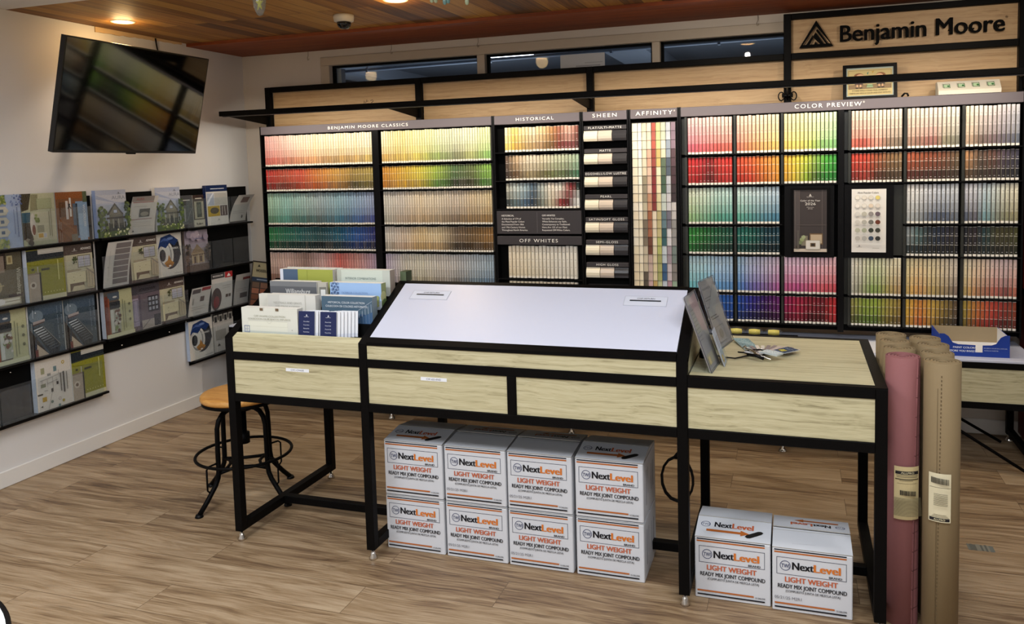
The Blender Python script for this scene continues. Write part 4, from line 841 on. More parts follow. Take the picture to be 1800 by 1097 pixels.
# ------------------------------------------------------------------ upright paper rolls
def roll(x, y, r, h, mt, label, tag=None, seam=None, edge=None):
    t = root('paper_roll', (x, y, 0), label, 'paper roll', group='upright paper rolls beside the counter')
    m = MB(); m.lathe([(r-.003, 0.0), (r, 0.001), (r, h-0.0015), (r-0.0012, h)], (x, y, 0), seg=48, caps=False); m.build('paper', mt, t)
    m = MB(); pr = [(r-0.0012, h)]
    for f, d in ((.93, 0), (.915, .006), (.90, .006), (.885, .001), (.72, -.001), (.705, .006), (.69, .006), (.675, .002), (.52, 0), (.505, .008), (.48, .008), (.465, .002), (.36, .001), (.345, .009), (.31, .009), (.295, .003), (.20, .004), (.18, .06), (0, .06)): pr.append((r*f, h-d))
    m.lathe(pr, (x, y, 0), seg=40, smooth=False, caps=False); m.build('wound_end', mt, t)
    if seam is not None:                            # loose outer edge of the sheet
        m = MB(); n = 14
        for k in range(n):
            z0, z1 = h*k/n+0.002, h*(k+1)/n-0.0; a0 = seam+0.30*(k/n)**1.5; a1 = seam+0.30*((k+1)/n)**1.5
            P = lambda a, rr, z: (x+rr*math.cos(a), y+rr*math.sin(a), z)
            for q in range(4):
                m.face([P(a0+q*.18, r+.0010+(.0055 if q == 0 else 0), z0), P(a0+(q+1)*.18, r+.0010, z0), P(a1+(q+1)*.18, r+.0010, z1), P(a1+q*.18, r+.0010+(.0055 if q == 0 else 0), z1)])
            m.face([P(a0, r+.0002, z0), P(a0, r+.0065, z0), P(a1, r+.0065, z1), P(a1, r+.0002, z1)])
        m.build('loose_edge', mt, t)
    if edge is not None:                            # perforated seam
        m = MB(); n = 66
        for k in range(n):
            z = 0.02+(h-0.05)*k/n; a = edge-0.16*(1-k/n); m.box(x+(r+.0006)*math.cos(a)-.0012, y+(r+.0006)*math.sin(a)-.0012, z, x+(r+.0006)*math.cos(a)+.0012, y+(r+.0006)*math.sin(a)+.0012, z+.006)
        m.build('perforation', mat('perforation_shadow', '5d4c32', 0.9), t)
        m = MB(); a = edge-0.22; n = 10
        for k in range(n):
            z0, z1 = 0.002+(h-0.08)*k/n, 0.002+(h-0.08)*(k+1)/n; m.face([(x+(r+q)*math.cos(b), y+(r+q)*math.sin(b), z) for b, q, z in ((a, .0002, z0), (a+.02, .003, z0), (a+.02, .003, z1), (a, .0002, z1))])
        m.build('loose_edge', mt, t)
    if tag:
        a0, a1, z0, z1, base, shapes = tag; m = MB(); w = (a1-a0)*r; n = 10
        mp = lambda u, v, l: Vector((x+(r+.0078+l)*math.cos(a0+u/r), y+(r+.0078+l)*math.sin(a0+u/r), z0+v))
        for k in range(n): m.face([mp(w*k/n, 0, 0), mp(w*(k+1)/n, 0, 0), mp(w*(k+1)/n, z1-z0, 0), mp(w*k/n, z1-z0, 0)], c(base))
        art(m, mp, w, z1-z0, shapes, nu=14); m.build('paper_label', PRINT, t)
    return t
TAN = mat('tan_kraft_paper', '857252', 0.8, bump=0.1, bscale=90); PINK = mat('pink_rosin_paper', '8a5757', 0.8, bump=0.1, bscale=90)
random.seed(5)
bars = [('r', .22+.012*k*1.0+random.uniform(0, .004), .47, .225+.012*k+random.uniform(.003, .008), .56, '2a2822') for k in range(44)]
PL = [('r', .05, .855, .95, .915, '211f22'), T('ALLPRO', .5, .868, .034, 'd9cfa8', .5, bo=.02), ('r', .08, .83, .92, .84, '6a634c'), ('r', .1, .80, .9, .812, '7a735a'), ('r', .05, .755, .95, .772, '4a4434'), ('r', .2, .735, .7, .742, '7a735a'),
      ('r', .12, .685, .85, .69, '8a8266')]+bars+[('r', .05, .425-.012*k, .95, .431-.012*k, '6f684e') for k in range(28)]
TL = [('r', .05, .02, .95, .085, '211f22'), T('ALLPRO', .5, .035, .036, 'd9cfa8', .5, bo=.02), ('r', .15, .10, .9, .108, '6a634c'), ('r', .2, .125, .85, .132, '6a634c'), ('r', .25, .15, .8, .157, '6a634c')]+[
      ('r', .12+.013*k, .80, .126+.013*k+random.uniform(0, .005), .92, '2a2822') for k in range(56)]+[('r', .3, .60-.028*k, .8, .61-.028*k, '5a5440') for k in range(9)]+[('r', .15, .74, .9, .75, '6a634c')]
roll(2.624, 0.128, 0.053, 0.914, PINK, 'pink rosin paper roll standing at the counter corner, frontmost', tag=(-PI*0.66, -PI*0.22, 0.375, 0.555, 'cdbb8c', PL), seam=-PI*0.34)
roll(2.736, 0.080, 0.055, 0.914, TAN, 'tan paper roll with perforated seam standing right of the pink roll', tag=(-PI*0.74, -PI*0.40, 0.40, 0.56, 'd6ccab', TL), edge=-PI*0.56)
roll(2.738, 0.196, 0.052, 0.914, TAN, 'tan paper roll in the right file directly behind the frontmost tan roll')
roll(2.742, 0.312, 0.052, 0.916, TAN, 'tan paper roll third from the front in the right file')
roll(2.733, 0.428, 0.052, 0.914, TAN, 'tan paper roll at the back of the right file')
roll(2.626, 0.243, 0.052, 0.914, TAN, 'tan paper roll directly behind the pink roll')
roll(2.626, 0.355, 0.052, 0.915, TAN, 'tan paper roll third from the front in the left file beside the counter')
roll(2.624, 0.470, 0.052, 0.914, TAN, 'tan paper roll at the back of the left file beside the counter')

# ------------------------------------------------------------------ collections on the stepped tray
def block(x0, x1, tier, h, depth, col, shapes, label, name='colour_collection', edge='e4e2da', lean=0.0, dy=0.0, cat='booklet', side=None, mt=None):
    y = 0.055+0.08*tier+dy; z = 0.896+0.045*tier; m = MB()
    V = Vector((0, math.sin(lean), math.cos(lean))); N = Vector((0, -math.cos(lean), math.sin(lean)))
    slab(m, (x0, y, z), (1, 0, 0), V, N, x1-x0, h, depth, c(col), c(edge))
    art(m, plane_map((x0, y, z), (1, 0, 0), V, N), x1-x0, h, shapes)
    if side: art(m, plane_map((x1, y, z), -N, V, (1, 0, 0)), depth, h, side)
    return m.thing(name, mt or PRINT, label, cat, group='colour collections in the stepped tray')
block(0.048, 0.325, 0, 0.112, 0.040, 'd6d6ca', [('r', 0, .0, 1, .12, 'c6cbc0'), ('r', .12, .12, .82, .50, 'dcdccc'), ('l', .12, .50, .82, .50, .012, 'c4c4b4'), ('l', .12, .3, .82, .3, .008, 'cacaba'), ('f', .045, .06, .14, .32, .022, '7d88a8'), ('l', .045, .19, .14, .19, .012, '9aa2b8'), ('l', .092, .06, .092, .32, .012, '9aa2b8'), ('c', .9, .2, .014, '6a6a64'), ('o', .5, .53, .11, .01, 'c6c6b8'),
      ('r', .34, .90, .395, 1.0, '6e5a44'), ('r', .62, .90, .675, 1.0, '6e5a44'), T('OFF WHITE COLLECTION', .51, .66, .07, 'a8a898', .56), T('COLECCION DE BLANCOS IMPUROS', .50, .55, .07, 'a8a898', .76)], 'cream off-white collection box at the front left of the stepped tray')
for g, (x0, nm, cnt) in enumerate(((0.334, 'left', 4), (0.437, 'right', 6))):
    for k in range(cnt, -1, -1):
        L = []
        if k == 0:
            L = logo(.5, .84, .045, 'e8e8f0', '15204c', 1.2)+[T(t, .5, .58-.135*q, .045, 'c8cce0', .36) for q, t in enumerate(['Favorites', 'Favoritos', 'Favoris', 'Favoritos'])]
        else: L = [('r', .0, .0, 1, .15, 'cfd3dc')]
        m = MB(); x = x0+0.0125*k; y = 0.044+0.0068*k; slab(m, (x, y, 0.896), (1, 0.05, 0), (0, .09, 1), (0, -1, .09), 0.074, 0.106, 0.0022, c('15204c' if k == 0 else 'dfe1e4'), c('e9eaee'))
        art(m, plane_map((x, y, 0.896), (1, 0.05, 0), (0, .09, 1), (0, -1, .09)), 0.074, 0.106, L)
        m.thing('colour_leaflet', PRINT, ('navy leaflet with white emblem fronting the %s pile in the tray front row' % nm) if k == 0 else ('white-edged leaflet, %s behind the navy one, %s pile of the tray front row' % (ON[k-1], nm)), 'leaflet', group='slim leaflets in the tray front row')
block(0.060, 0.130, 1, 0.108, 0.022, 'd4d2c6', [], 'blank cream card behind the neutrals box, second step of the tray', name='backing_card', dy=0.026, cat='card')
block(0.124, 0.362, 1, 0.112, 0.040, 'd2d0c8', [('r', .0, .0, .25, 1, 'c6c4bc'), ('r', .78, 0, .8, 1, 'bdbbb2'), T('NEUTRALS AND GRAYS', .42, .64, .085, 'a5a398', .58), T('NEUTROS Y GRISES', .42, .5, .08, 'a5a398', .5)], 'pale grey neutrals box on the second step at left')
hist = [('r', 0, 0, 1, .35, '2c4a6c'), ('p', [(0, 0), (.55, 0), (1, .45), (1, 0)], '3c5c80')]+[('l', .5+.06*k, .0+.055*k, .5+.06*k, -.0+.09*k+.02, .012, 'b8c4d0') for k in range(1, 9)]+[('l', .35, .0, 1, .85, .014, 'a8b4c0')]+[('l', .52+.06*k, .02, .52+.06*k, .18+.085*k, .008, '8aa0b8') for k in range(8)]
block(0.392, 0.632, 1, 0.112, 0.040, '4a6274', hist+[T('HISTORICAL COLOR COLLECTION', .5, .74, .075, 'dfe5e8', .72), T('COLECCION DE COLORES HISTORICOS', .5, .60, .075, 'dfe5e8', .82)], 'slate blue historical collection box on the second step at right', side=[('r', 0, 0, 1, 1, '7c8c94')])
block(0.080, 0.318, 2, 0.112, 0.040, '5c5e62', [('r', .0, .8, 1, 1, '76787a'), ('r', .05, 0, .2, .45, 'a49c8c'), ('r', .08, 0, .17, .38, 'c8c4b8'), T('Williamsburg', .60, .52, .20, 'e9e9e6', .52)], 'dark grey booklet with white script title on the third step at left')
m = MB(); slab(m, (0.320, 0.222, 0.988), (1, 0.15, 0), (0, 0, 1), (0.15, -1, 0), 0.040, 0.106, 0.02, c('b4b0a4'), c('d8d4ca')); art(m, plane_map((0.320, 0.222, 0.988), (1, .15, 0), (0, 0, 1), (.15, -1, 0)), .04, .106, [('r', .15, 0, .95, .82, '77766e'), ('r', .3, 0, .85, .72, 'dfe0dc')])
m.thing('colour_collection', PRINT, 'small framed-picture booklet between the script booklet and the sky blue one', 'booklet', group='colour collections in the stepped tray')
ext = [('r', 0, .5, 1, 1, '9cbce4'), ('r', 0, .3, 1, .5, 'b4cae6'), ('r', 0, 0, 1, .3, 'c8d4e0')]+[('c', .04+.03*(k % 5), .95-.12*(k//5)+.02*(k % 3), .045, '4c648c' if k % 2 else '7c94b8') for k in range(20)]+[('c', .82+.04*(k % 4), .48-.1*(k//4), .06, 'a4ac6c' if k % 2 else '7c8c54') for k in range(16)]+[('p', [(.35+.13*k, .1), (.42+.13*k, .25), (.49+.13*k, .1)], '8c8c84') for k in range(3)]
block(0.385, 0.632, 2, 0.112, 0.040, 'a8c0e0', ext+[T('EXTERIOR COLLECTION', .5, .60, .07, '7088b4', .5), T('COLECCION PARA EXTERIORES', .5, .47, .07, '7088b4', .62)], 'sky blue exterior collection box on the third step at right', side=[('r', 0, 0, 1, 1, '94a06c'), ('c', .4, .5, .2, 'c4c890'), ('c', .6, .2, .2, '6c8450')])
block(0.078, 0.350, 3, 0.110, 0.040, 'a2a84a', [('r', 0, 0, .34, 1, '4c6078'), ('r', .0, 0, .06, 1, 'd8dce4'), T('COLOR STORIES', .58, .40, .10, 'eeeee0', .42, bo=.01), ('l', .52, 0, .52, 1, .01, '8c9240')], 'olive and slate booklet on the top step at left')
block(0.372, 0.632, 3, 0.112, 0.044, 'cdd4c6', [('r', .86, 0, 1, 1, 'c2c6ba'), ('r', 0, 0, .08, 1, 'b8bcae'), ('l', .62, .12, .78, .28, .02, '3c4454'), ('c', .9, .4, .03, '5a6068'), T('INTERIOR COMBINATIONS', .45, .62, .09, '84908c', .58), T('COMBINACIONES PARA INTERIORES', .45, .45, .065, '84908c', .62)], 'pale green interior combinations box on the top step at right', side=[('r', 0, 0, 1, 1, 'a89c90')])
m = MB(); slab(m, (0.082, 0.345, 1.082), (1, 0, 0), (0, 0, 1), (0, -1, 0), 0.290, 0.062, 0.004, c('d9d8cc')); art(m, plane_map((0.082, 0.345, 1.082), (1, 0, 0), (0, 0, 1), (0, -1, 0)), .29, .062, [('r', .02, .78, .5, .88, '8a7c64'), ('r', .5, .8, .58, .95, 'b4bcb0')])
m.thing('backing_card', PRINT, 'white card edge showing above the olive booklet at the back of the tray', 'card')
m = MB(); m.box(0.640, 0.375, 1.083, 0.668, 0.43, 1.128, c('3c4a34')); m.face([(0.640, 0.374, 1.083), (0.668, 0.374, 1.083), (0.668, 0.374, 1.128), (0.640, 0.374, 1.128)], c('59654a'))
m.thing('small_box', PRINT, 'small dark green box standing on the counter ridge beside the tray', 'box')

# ------------------------------------------------------------------ things on the flat end
ZT = 0.8325
def holder(p0, ang, w, back, zt, shapes, base, label):
    U = Vector((math.sin(ang), math.cos(ang), 0)); H = Vector((U.y, -U.x, 0)); o = Vector((p0[0], p0[1], ZT+0.001))
    t = root('sign_holder', (p0[0], p0[1], ZT), label, 'sign holder', group='tilted clear sign holders')
    V = Vector((0, 0, zt-ZT))-H*back; Ln = V.length; Vn = V.normalized(); N = (H*(zt-ZT)+Vector((0, 0, back))).normalized(); m = MB()
    slab(m, o, U, Vn, N, w, Ln, 0.002, (1,)*4); slab(m, o-N*0.006, U, Vn, N, w, Ln, 0.002, (1,)*4); m.build('front_sheet', ACRYL, t)
    m = MB(); slab(m, o-H*base+Vector((0, 0, .0012)), U, H, (0, 0, 1), w, base-.001, 0.0018, (1,)*4); m.build('base_sheet', ACRYL, t)
    m = MB(); slab(m, o-N*0.0036+Vn*0.004, U, Vn, N, w-0.004, Ln-0.008, 0.0012, c('a39d9b')); art(m, plane_map(o-N*0.0036+Vn*0.004, U, Vn, N), w-0.004, Ln-0.008, shapes); m.build('insert', PRINT, t)
    m = MB()
    for a, b in ((o, o+Vn*Ln), (o+U*w, o+U*w+Vn*Ln), (o, o+U*w), (o+Vn*Ln, o+Vn*Ln+U*w)): m.tube([a, b], 0.0012, seg=5)
    m.build('edge_line', mat('acrylic_edge', '5d5a66', 0.3), t)
    return t
holder((2.006, 0.066), math.atan2(.014, .17), 0.185, 0.095, 1.097, [('p', [(.3, .95), (.95, .98), (.95, .45), (.55, .5)], 'bb9c9c'), ('r', .1, .06, .7, .2, 'b4aa92')]+[('r', .10, .40+.05*k, .40, .412+.05*k, '87827f') for k in range(9)]+[('r', .15, .07, .35, .17, 'c0b080')], 0.085, 'frontmost clear tilted sign holder beside the sloped board')
holder((2.004, 0.418), math.atan2(.038, .2), 0.205, 0.085, 1.100, [T('NOTICE', .4, .86, .03, '5a5856', .5), ('r', .1, .74, .6, .75, '6c6a68'), ('r', .1, .70, .8, .71, '6c6a68'), ('r', .1, .60, .5, .61, '6c6a68'), ('r', .1, .56, .55, .57, '6c6a68'), ('f', .2, .06, .7, .3, .006, '77746e'), ('e', .45, .18, .12, .07, '8c8880'), ('p', [(.0, .5), (.8, .9), (.95, .75), (.3, .42)], '949696'), ('r', .1, .46, .5, .47, '55534f'), ('r', .15, .42, .6, .428, '55534f')], 0.03, 'taller clear tilted sign holder standing behind the front one')
t = root('leaflet_pocket', (2.04, 0.21, ZT), 'small clear pocket holding folded white leaflets behind the front sign holder', 'leaflet pocket')
m = MB(); o = Vector((2.045, 0.17, ZT+0.001)); V = Vector((-0.045, 0.0, 0.13)); N = Vector((0.945, 0, 0.327)); slab(m, o, (0, 1, 0), V, N, 0.12, 0.06, 0.0015, (1,)*4); m.build('pocket', ACRYL, t)
for k in range(3):
    m = MB(); slab(m, o-N.normalized()*(0.003+0.003*k)+Vector((0, 0.01*k, 0)), (0, 1, 0), V, N, 0.085, 0.135-0.01*k, 0.0012, c(['b8c0cc', 'cfcfd0', 'a8a4a0'][k])); art(m, plane_map(o-N.normalized()*(0.003+0.003*k)+Vector((0, 0.01*k, 0)), (0, 1, 0), V, N), .085, .13, [('r', .1, .5+.06*q, .8, .52+.06*q, '8c929c') for q in range(6)]+[('r', .1, .1, .5, .3, 'c4b070')]); m.build('leaflet', PRINT, t)
# security puck and its cord
m = MB(); m.lathe([(0, 0.04), (0.016, 0.04), (0.024, 0.03), (0.026, 0.0), (0, 0.0)], (1.962, 0.30, ZT+0.0005), seg=20); m.tube([(1.99, 0.30, ZT+.01), (2.03, 0.29, ZT+.006), (2.07, 0.285, ZT+.005), (2.115, 0.33, ZT+.006), (2.13, 0.34, ZT+.02)], 0.0028)
m.thing('cord_anchor', BLACKP, 'black round anchor with a thin cord, half hidden behind the clear sign holders', 'cord anchor', org=(1.962, 0.30, ZT))
# swatch bundle: teal card, fan of strips, metal clip, white fob, navy card
m = MB(); slab(m, (2.040, 0.60, ZT+0.012), (0.5, 0.06, 0.0), (0.11, -0.30, -0.02), (0, 0.03, 1), 0.062, 0.19, 0.002, c('6f9094'), c('c8ccd0')); art(m, plane_map((2.040, 0.60, ZT+0.0122), (0.5, 0.06, 0), (0.11, -0.30, -0.02), (0, .03, 1)), .062, .19, [('p', [(0, 0), (.6, 0), (1, .5), (1, .7), (0, .3)], '86a8ac'), ('r', .1, .3, .7, .33, 'a8bcc0')])
m.thing('swatch_card', GLOSSP, 'teal swatch card lying at the back of the bundle on the flat end', 'card')
fan = root('swatch_fan', (2.16, 0.40, ZT), 'fan of narrow colour swatches in the bundle on the flat end', 'swatch fan')
random.seed(11)
for k in range(11):
    a = math.radians(118-9.0*k); m = MB(); z = ZT+0.004+0.0012*k; p = Vector((2.165, 0.36, z)); U = Vector((math.sin(a), -math.cos(a), 0)); V = Vector((math.cos(a), math.sin(a), 0.0))
    slab(m, p-U*0.007, U, V, (0, 0, 1), 0.014, 0.15+0.004*(k % 3), 0.0009, c(random.choice(['d8ccc4', 'c4b4ac', 'b09c98', 'dcd4c8', '8c7c7c', 'cfc4bc']))); m.build('swatch', PRINT, fan)
m = MB(); m.tube([(2.165+0.024*math.cos(q*PI/8), 0.345+0.03*math.sin(q*PI/8), ZT+0.024) for q in range(16)], 0.0016, closed=True); m.build('ring', CHROME, fan)
m = MB(); m.tube([(2.105, 0.40, ZT+.016), (2.128, 0.335, ZT+.026), (2.15, 0.315, ZT+.016), (2.20, 0.27, ZT+.010)], [0.004, 0.006, 0.004, 0.003]); m.tube([(2.105, 0.40, ZT+.016), (2.100, 0.425, ZT+.022), (2.09, 0.43, ZT+.012)], 0.003)
m.thing('metal_clip', CHROME, 'silver clip lying across the bundle of swatches', 'clip')
m = MB(); m.tube([(2.13+0.05*math.cos(q*0.52)*(1+0.2*math.sin(q)), 0.325+0.035*math.sin(q*0.52), ZT+0.020+0.006*math.sin(q)) for q in range(18)], 0.0026); m.tube([(2.115, 0.30, ZT+.018), (2.15, 0.27, ZT+.022), (2.175, 0.268, ZT+.012)], 0.006)
m.thing('lanyard', BLACKP, 'black coiled cord looped through the bundle of swatches', 'cord')
m = MB(); slab(m, (2.098, 0.335, ZT+0.018), (0.075, -0.02, 0), (0.012, 0.05, 0), (0, 0, 1), 0.075, 0.04, 0.003, c('dfe0e2'), c('c0c2c6')); m.thing('white_tag', PRINT, 'white tag under the black cord, left part of the bundle', 'tag')
m = MB(); slab(m, (2.160, 0.310, ZT+0.030), (0.065, -0.05, 0.0), (0.025, 0.045, 0), (0, 0, 1), 0.076, 0.046, 0.006, c('d4dcda'), c('b4bcba')); art(m, plane_map((2.160, 0.310, ZT+0.030), (0.065, -0.05, 0.0), (0.025, 0.045, 0), (0, 0, 1)), .076, .046, [('f', .06, .1, .94, .9, .05, 'b8c2c0')])
m.thing('white_fob', GLOSSP, 'thick white plastic fob in front of the navy card', 'key fob')
m = MB(); slab(m, (2.205, 0.395, ZT+0.018), (0.055, -0.06, 0), (0.055, 0.07, 0), (0, 0, 1), 0.062, 0.085, 0.002, c('28405f'), c('c8ccd0')); art(m, plane_map((2.205, 0.395, ZT+0.018), (0.055, -0.06, 0), (0.055, 0.07, 0), (0, 0, 1)), .062, .085, [('p', [(.15, .2), (.6, .12), (.7, .42), (.25, .5)], 'c8b840'), ('l', .2, .75, .85, .72, .03, 'a8b4c8'), ('l', .2, .65, .7, .63, .025, 'a8b4c8')])
m.thing('swatch_card', GLOSSP, 'navy card with a yellow patch at the right of the bundle', 'card')

# ------------------------------------------------------------------ things on the low desk
zd = 0.5565
t = root('display_tray', (3.15, 1.85, zd), 'blue cardboard display tray with cut-down front on the low desk', 'tray')
x0, x1, y0, y1 = 2.985, 3.300, 1.722, 1.978; blue = c('1c3c94'); m = MB()
fr_ = [(0, 0), (.315, 0), (.315, .112), (.295, .112), (.275, .100), (.255, .068), (.235, .060), (.195, .058), (.195, .022), (.163, .022), (.163, .058), (.085, .060), (.060, .068), (.040, .100), (.022, .112), (0, .112)]
m.prism([(x0+a, zd+b) for a, b in fr_], 'y', y0, y0+0.003, blue)
art(m, plane_map((x0, y0, zd), (1, 0, 0), (0, 0, 1), (0, -1, 0)), .315, .112, [T('PAINT COLORS', .36, .36, .085, 'e8ecf4', .33, 'c', .03), T('BEFORE YOU INVEST!', .33, .20, .085, 'e8ecf4', .42, 'c', .03), T('\u00a1PRUEBE EL COLOR DE LA PINTURA', .80, .38, .045, 'c4cfe8', .33), T('ANTES DE INVERTIR!', .74, .27, .045, 'c4cfe8', .2)])
m.build('front_panel', CARD, t)
for xa, n in ((x0, 1), (x1-0.003, -1)):
    m = MB(); m.box(xa, y0+0.003, zd, xa+0.003, y1, zd+0.104, cols=[blue]*4+([blue, c('d6d6d8')] if n > 0 else [c('d6d6d8'), blue])); m.build('side_panel', CARD, t)
m = MB(); m.box(x0+0.003, y1-0.003, zd, x1-0.003, y1, zd+0.104, c('9c8a6c')); m.build('back_panel', CARD, t)
m = MB(); m.box(x0+0.003, y0+0.003, zd, x1-0.003, y1-0.003, zd+0.022, c('e6e6e8')); m.build('inner_liner', CARD, t)
m = MB(); m.box(2.30, 1.70, zd, 2.93, 1.97, zd+0.0015, c('dcdce2')); m.thing('paper_sheet', PRINT, 'wide white paper sheet lying flat on the low desk behind the rolls', 'paper')
m = MB(); m.box(2.22, 1.80, zd, 2.262, 1.84, zd+0.03, c('1c1a1a')); m.thing('sensor_block', PRINT, 'small black block on the low desk beside the clear packets', 'block')
YEL = mat('yellow_foam', 'dcc85a', 0.6)
for k, x in enumerate((1.92, 2.02, 2.125)):
    zp = 0.5745; t = root('packet', (x+0.04, 1.93, zp), '%s clear packet with a yellow item on the low desk' % ['leftmost', 'middle', 'rightmost'][k], 'packet', group='clear packets with yellow items')
    m = MB(); m.lathe([(0.0, -0.032), (0.014, -0.030), (0.017, 0.0), (0.014, 0.030), (0, 0.032)], (x+0.045, 1.925, zp+0.022), seg=14, axis='x'); m.build('yellow_item', YEL, t)
    m = MB(); bm = bmesh.new(); bmesh.ops.create_uvsphere(bm, u_segments=12, v_segments=8, radius=1); m.frombm(bm, (1,)*4, True, Matrix.Translation((x+0.045, 1.925, zp+0.0245))@Matrix.Diagonal((0.049, 0.035, 0.024, 1))); m.build('clear_film', ACRYL, t)
m = MB(); slab(m, (1.74, 1.72, zd+0.001), (1, 0, 0), (0, 1, 0), (0, 0, 1), 0.10, 0.14, 0.001, c('c9b59a')); m.thing('card_slip', PRINT, 'small tan card lying left of the clear packets', 'card')
# wooden-stain sample board in the corner
t = root('stain_board', (-1.40, 2.05, zd), 'tall cream and dark stain sample board leaning in the corner left of the racks', 'sample board')
o = Vector((-1.505, 2.075, zd+.001)); V = Vector((0.045, 0.03, 0.38)); U = Vector((0.16, -0.015, -0.01)); N = U.cross(V); N = N if N.y < 0 else -N; V = V.normalized(); m = MB()
slab(m, o, U, V, N, 0.185, 0.385, 0.008, c('1c1a1a')); m.build('frame', BLACKP, t)
m = MB(); L = [('r', .05, .02, .97, .98, '3a332f'), ('r', .05, .70, .97, .98, 'a59c7c'), ('r', .05, .62, .97, .70, '2c3a4e'), ('r', .3, .645, .9, .665, '8c98a8')]
for j in range(5):
    for i in range(2): L.append(('r', .10+.42*i, .50-.115*j, .46+.42*i, .60-.115*j, ['6a5444', '7c5a48', '94604a', '8a5038', '6c4430', '5a3828', '7a4c38', '4c3a30', '8c6c54', '5c483c'][j*2+i]))
L += [('p', [(.30, .90), (.44, .90), (.37, .95)], '2c2824'), T('WOODLUXE', .62, .80, .055, '1f1b18', .78, bo=.03)]
slab(m, o+N.normalized()*.0015+V*.003, U, V, N, 0.182, 0.38, 0.001, c('3a332f')); art(m, plane_map(o+N.normalized()*.0015+V*.003, U, V, N), .182, .38, L); m.build('printed_sheet', PRINT, t)
# picture and carton lying on top of the widest rack
zr = 1.8935
t = root('framed_cartoon', (2.68, 2.10, zr), 'small black framed cartoon leaning on the oak backer above the widest rack', 'picture')
o = Vector((2.541, 2.086, zr+.001)); V = Vector((0, 0.030, 0.196)); N = Vector((0, -0.196, 0.030)); w_, h_ = 0.278, 0.197; U = Vector((1, 0, 0)); Vn = V.normalized(); Nn = N.normalized(); m = MB()
for a, b, ww, hh in ((0, 0, w_, .018), (0, h_-.018, w_, .018), (0, .018, .018, h_-.036), (w_-.018, .018, .018, h_-.036)): slab(m, o+U*a+Vn*b, U, V, N, ww, hh, 0.016, (1,)*4)
m.build('frame', BLACKP, t)
m = MB(); oo = o+U*.017+Vn*.017-Nn*.006; w2, h2 = w_-.034, h_-.034; slab(m, oo, U, V, N, w2, h2, .003, c('a4b0a8'))
L = [('r', .03, .04, .97, .94, 'c8b47c'), ('f', .05, .26, .95, .90, .008, '4c4434'), ('r', .055, .27, .945, .42, '8c7454'), ('p', [(.44, .80), (.48, .86), (.46, .74)], '4c8070'), ('p', [(.54, .86), (.6, .88), (.56, .78)], 'c09c4c')]
for s_ in (-1, 1):
    cx = .5+s_*.23; L += [('e', cx, .72, .10, .09, '8c5c38'), ('e', cx-s_*.03, .69, .08, .085, 'dcb088'), ('c', cx-s_*.07, .68, .02, 'c88c64'), ('p', [(cx-.06, .58), (cx+.06, .58), (cx+.09, .40), (cx-.09, .40)], '5c4440' if s_ < 0 else '3c3430'), ('r', cx-.05, .31, cx-.02, .41, 'dcb088'), ('r', cx+.02, .31, cx+.05, .41, 'dcb088'), ('l', cx, .55, cx-s_*.14, .62, .03, 'c0503c'), ('e', cx-.04, .30, .035, .02, '2c2420'), ('e', cx+.04, .30, .035, .02, '2c2420')]
L += [('p', [(.43, .30), (.57, .30), (.55, .42), (.45, .42)], '9cb088'), ('l', .43, .36, .57, .36, .02, '6c8058'), T('IF THESE WALLS COULD TALK, HONESTLY', .5, .175, .05, '3c3424', .74), T("THEY'D SAY: PICK A COLOR AND STAY WITH IT!!", .5, .085, .05, '3c3424', .86)]
art(m, plane_map(oo, U, V, N), w2, h2, L); m.build('cartoon_print', PRINT, t)
m = MB(); pr = [(2.012, zr+.0005), (2.012, zr+.022), (2.060, zr+.072), (2.110, zr+.072), (2.110, zr+.0005)]
m.prism(pr, 'x', 3.010, 3.305, c('cfc8b8'))
V = Vector((0, .048, .050)); N = Vector((0, -.050, .048)); L = [('l', .35, .92, .65, .93, .02, '8c8c80')]
for k in range(4): L += [('f', .09+.235*k, .25, .20+.235*k, .72, .05, '5c7c5c'), ('r', .10+.235*k, .35, .19+.235*k, .62, 'a8c49c'), ('e', .17+.235*k, .45, .02, .1, '3c6c44'), ('l', .08+.235*k, .30, .08+.235*k, .75, .03, '7c7c70')]
art(m, plane_map((3.010, 2.012, zr+.022), (1, 0, 0), V, N), .295, V.length, L); m.thing('display_carton', CARD, 'long white sloped carton with four small green squares, on top of the widest rack', 'box')
m = MB(); m.tube([(2.835, 2.05, zr+.003), (2.85, 2.045, zr+.02), (2.862, 2.04, zr+.018), (2.868, 2.04, zr+.003)], 0.005); m.thing('black_hook', BLACKP, 'small black hook on the rack top at the corner of the framed cartoon', 'hook')

# ------------------------------------------------------------------ right edge: red cabinet with a black counter
RED = mat('dark_red_enamel', '5e1410', 0.35)
t = root('red_cabinet', (3.75, 1.95, 0), 'dark red cabinet with black counter at the right edge beyond the racks', 'cabinet')
m = MB(); m.box(3.425, 2.02, 0.86, 4.1, 2.14, 1.72, bev=0.004); m.build('upper_body', RED, t)
m = MB(); m.box(3.440, 1.90, 0.05, 4.1, 2.14, 0.83, bev=0.004); m.build('lower_body', RED, t)
m = MB(); m.box(3.425, 1.80, 0.83, 4.1, 2.14, 0.86, bev=0.002); m.build('worktop', BLACKP, t)

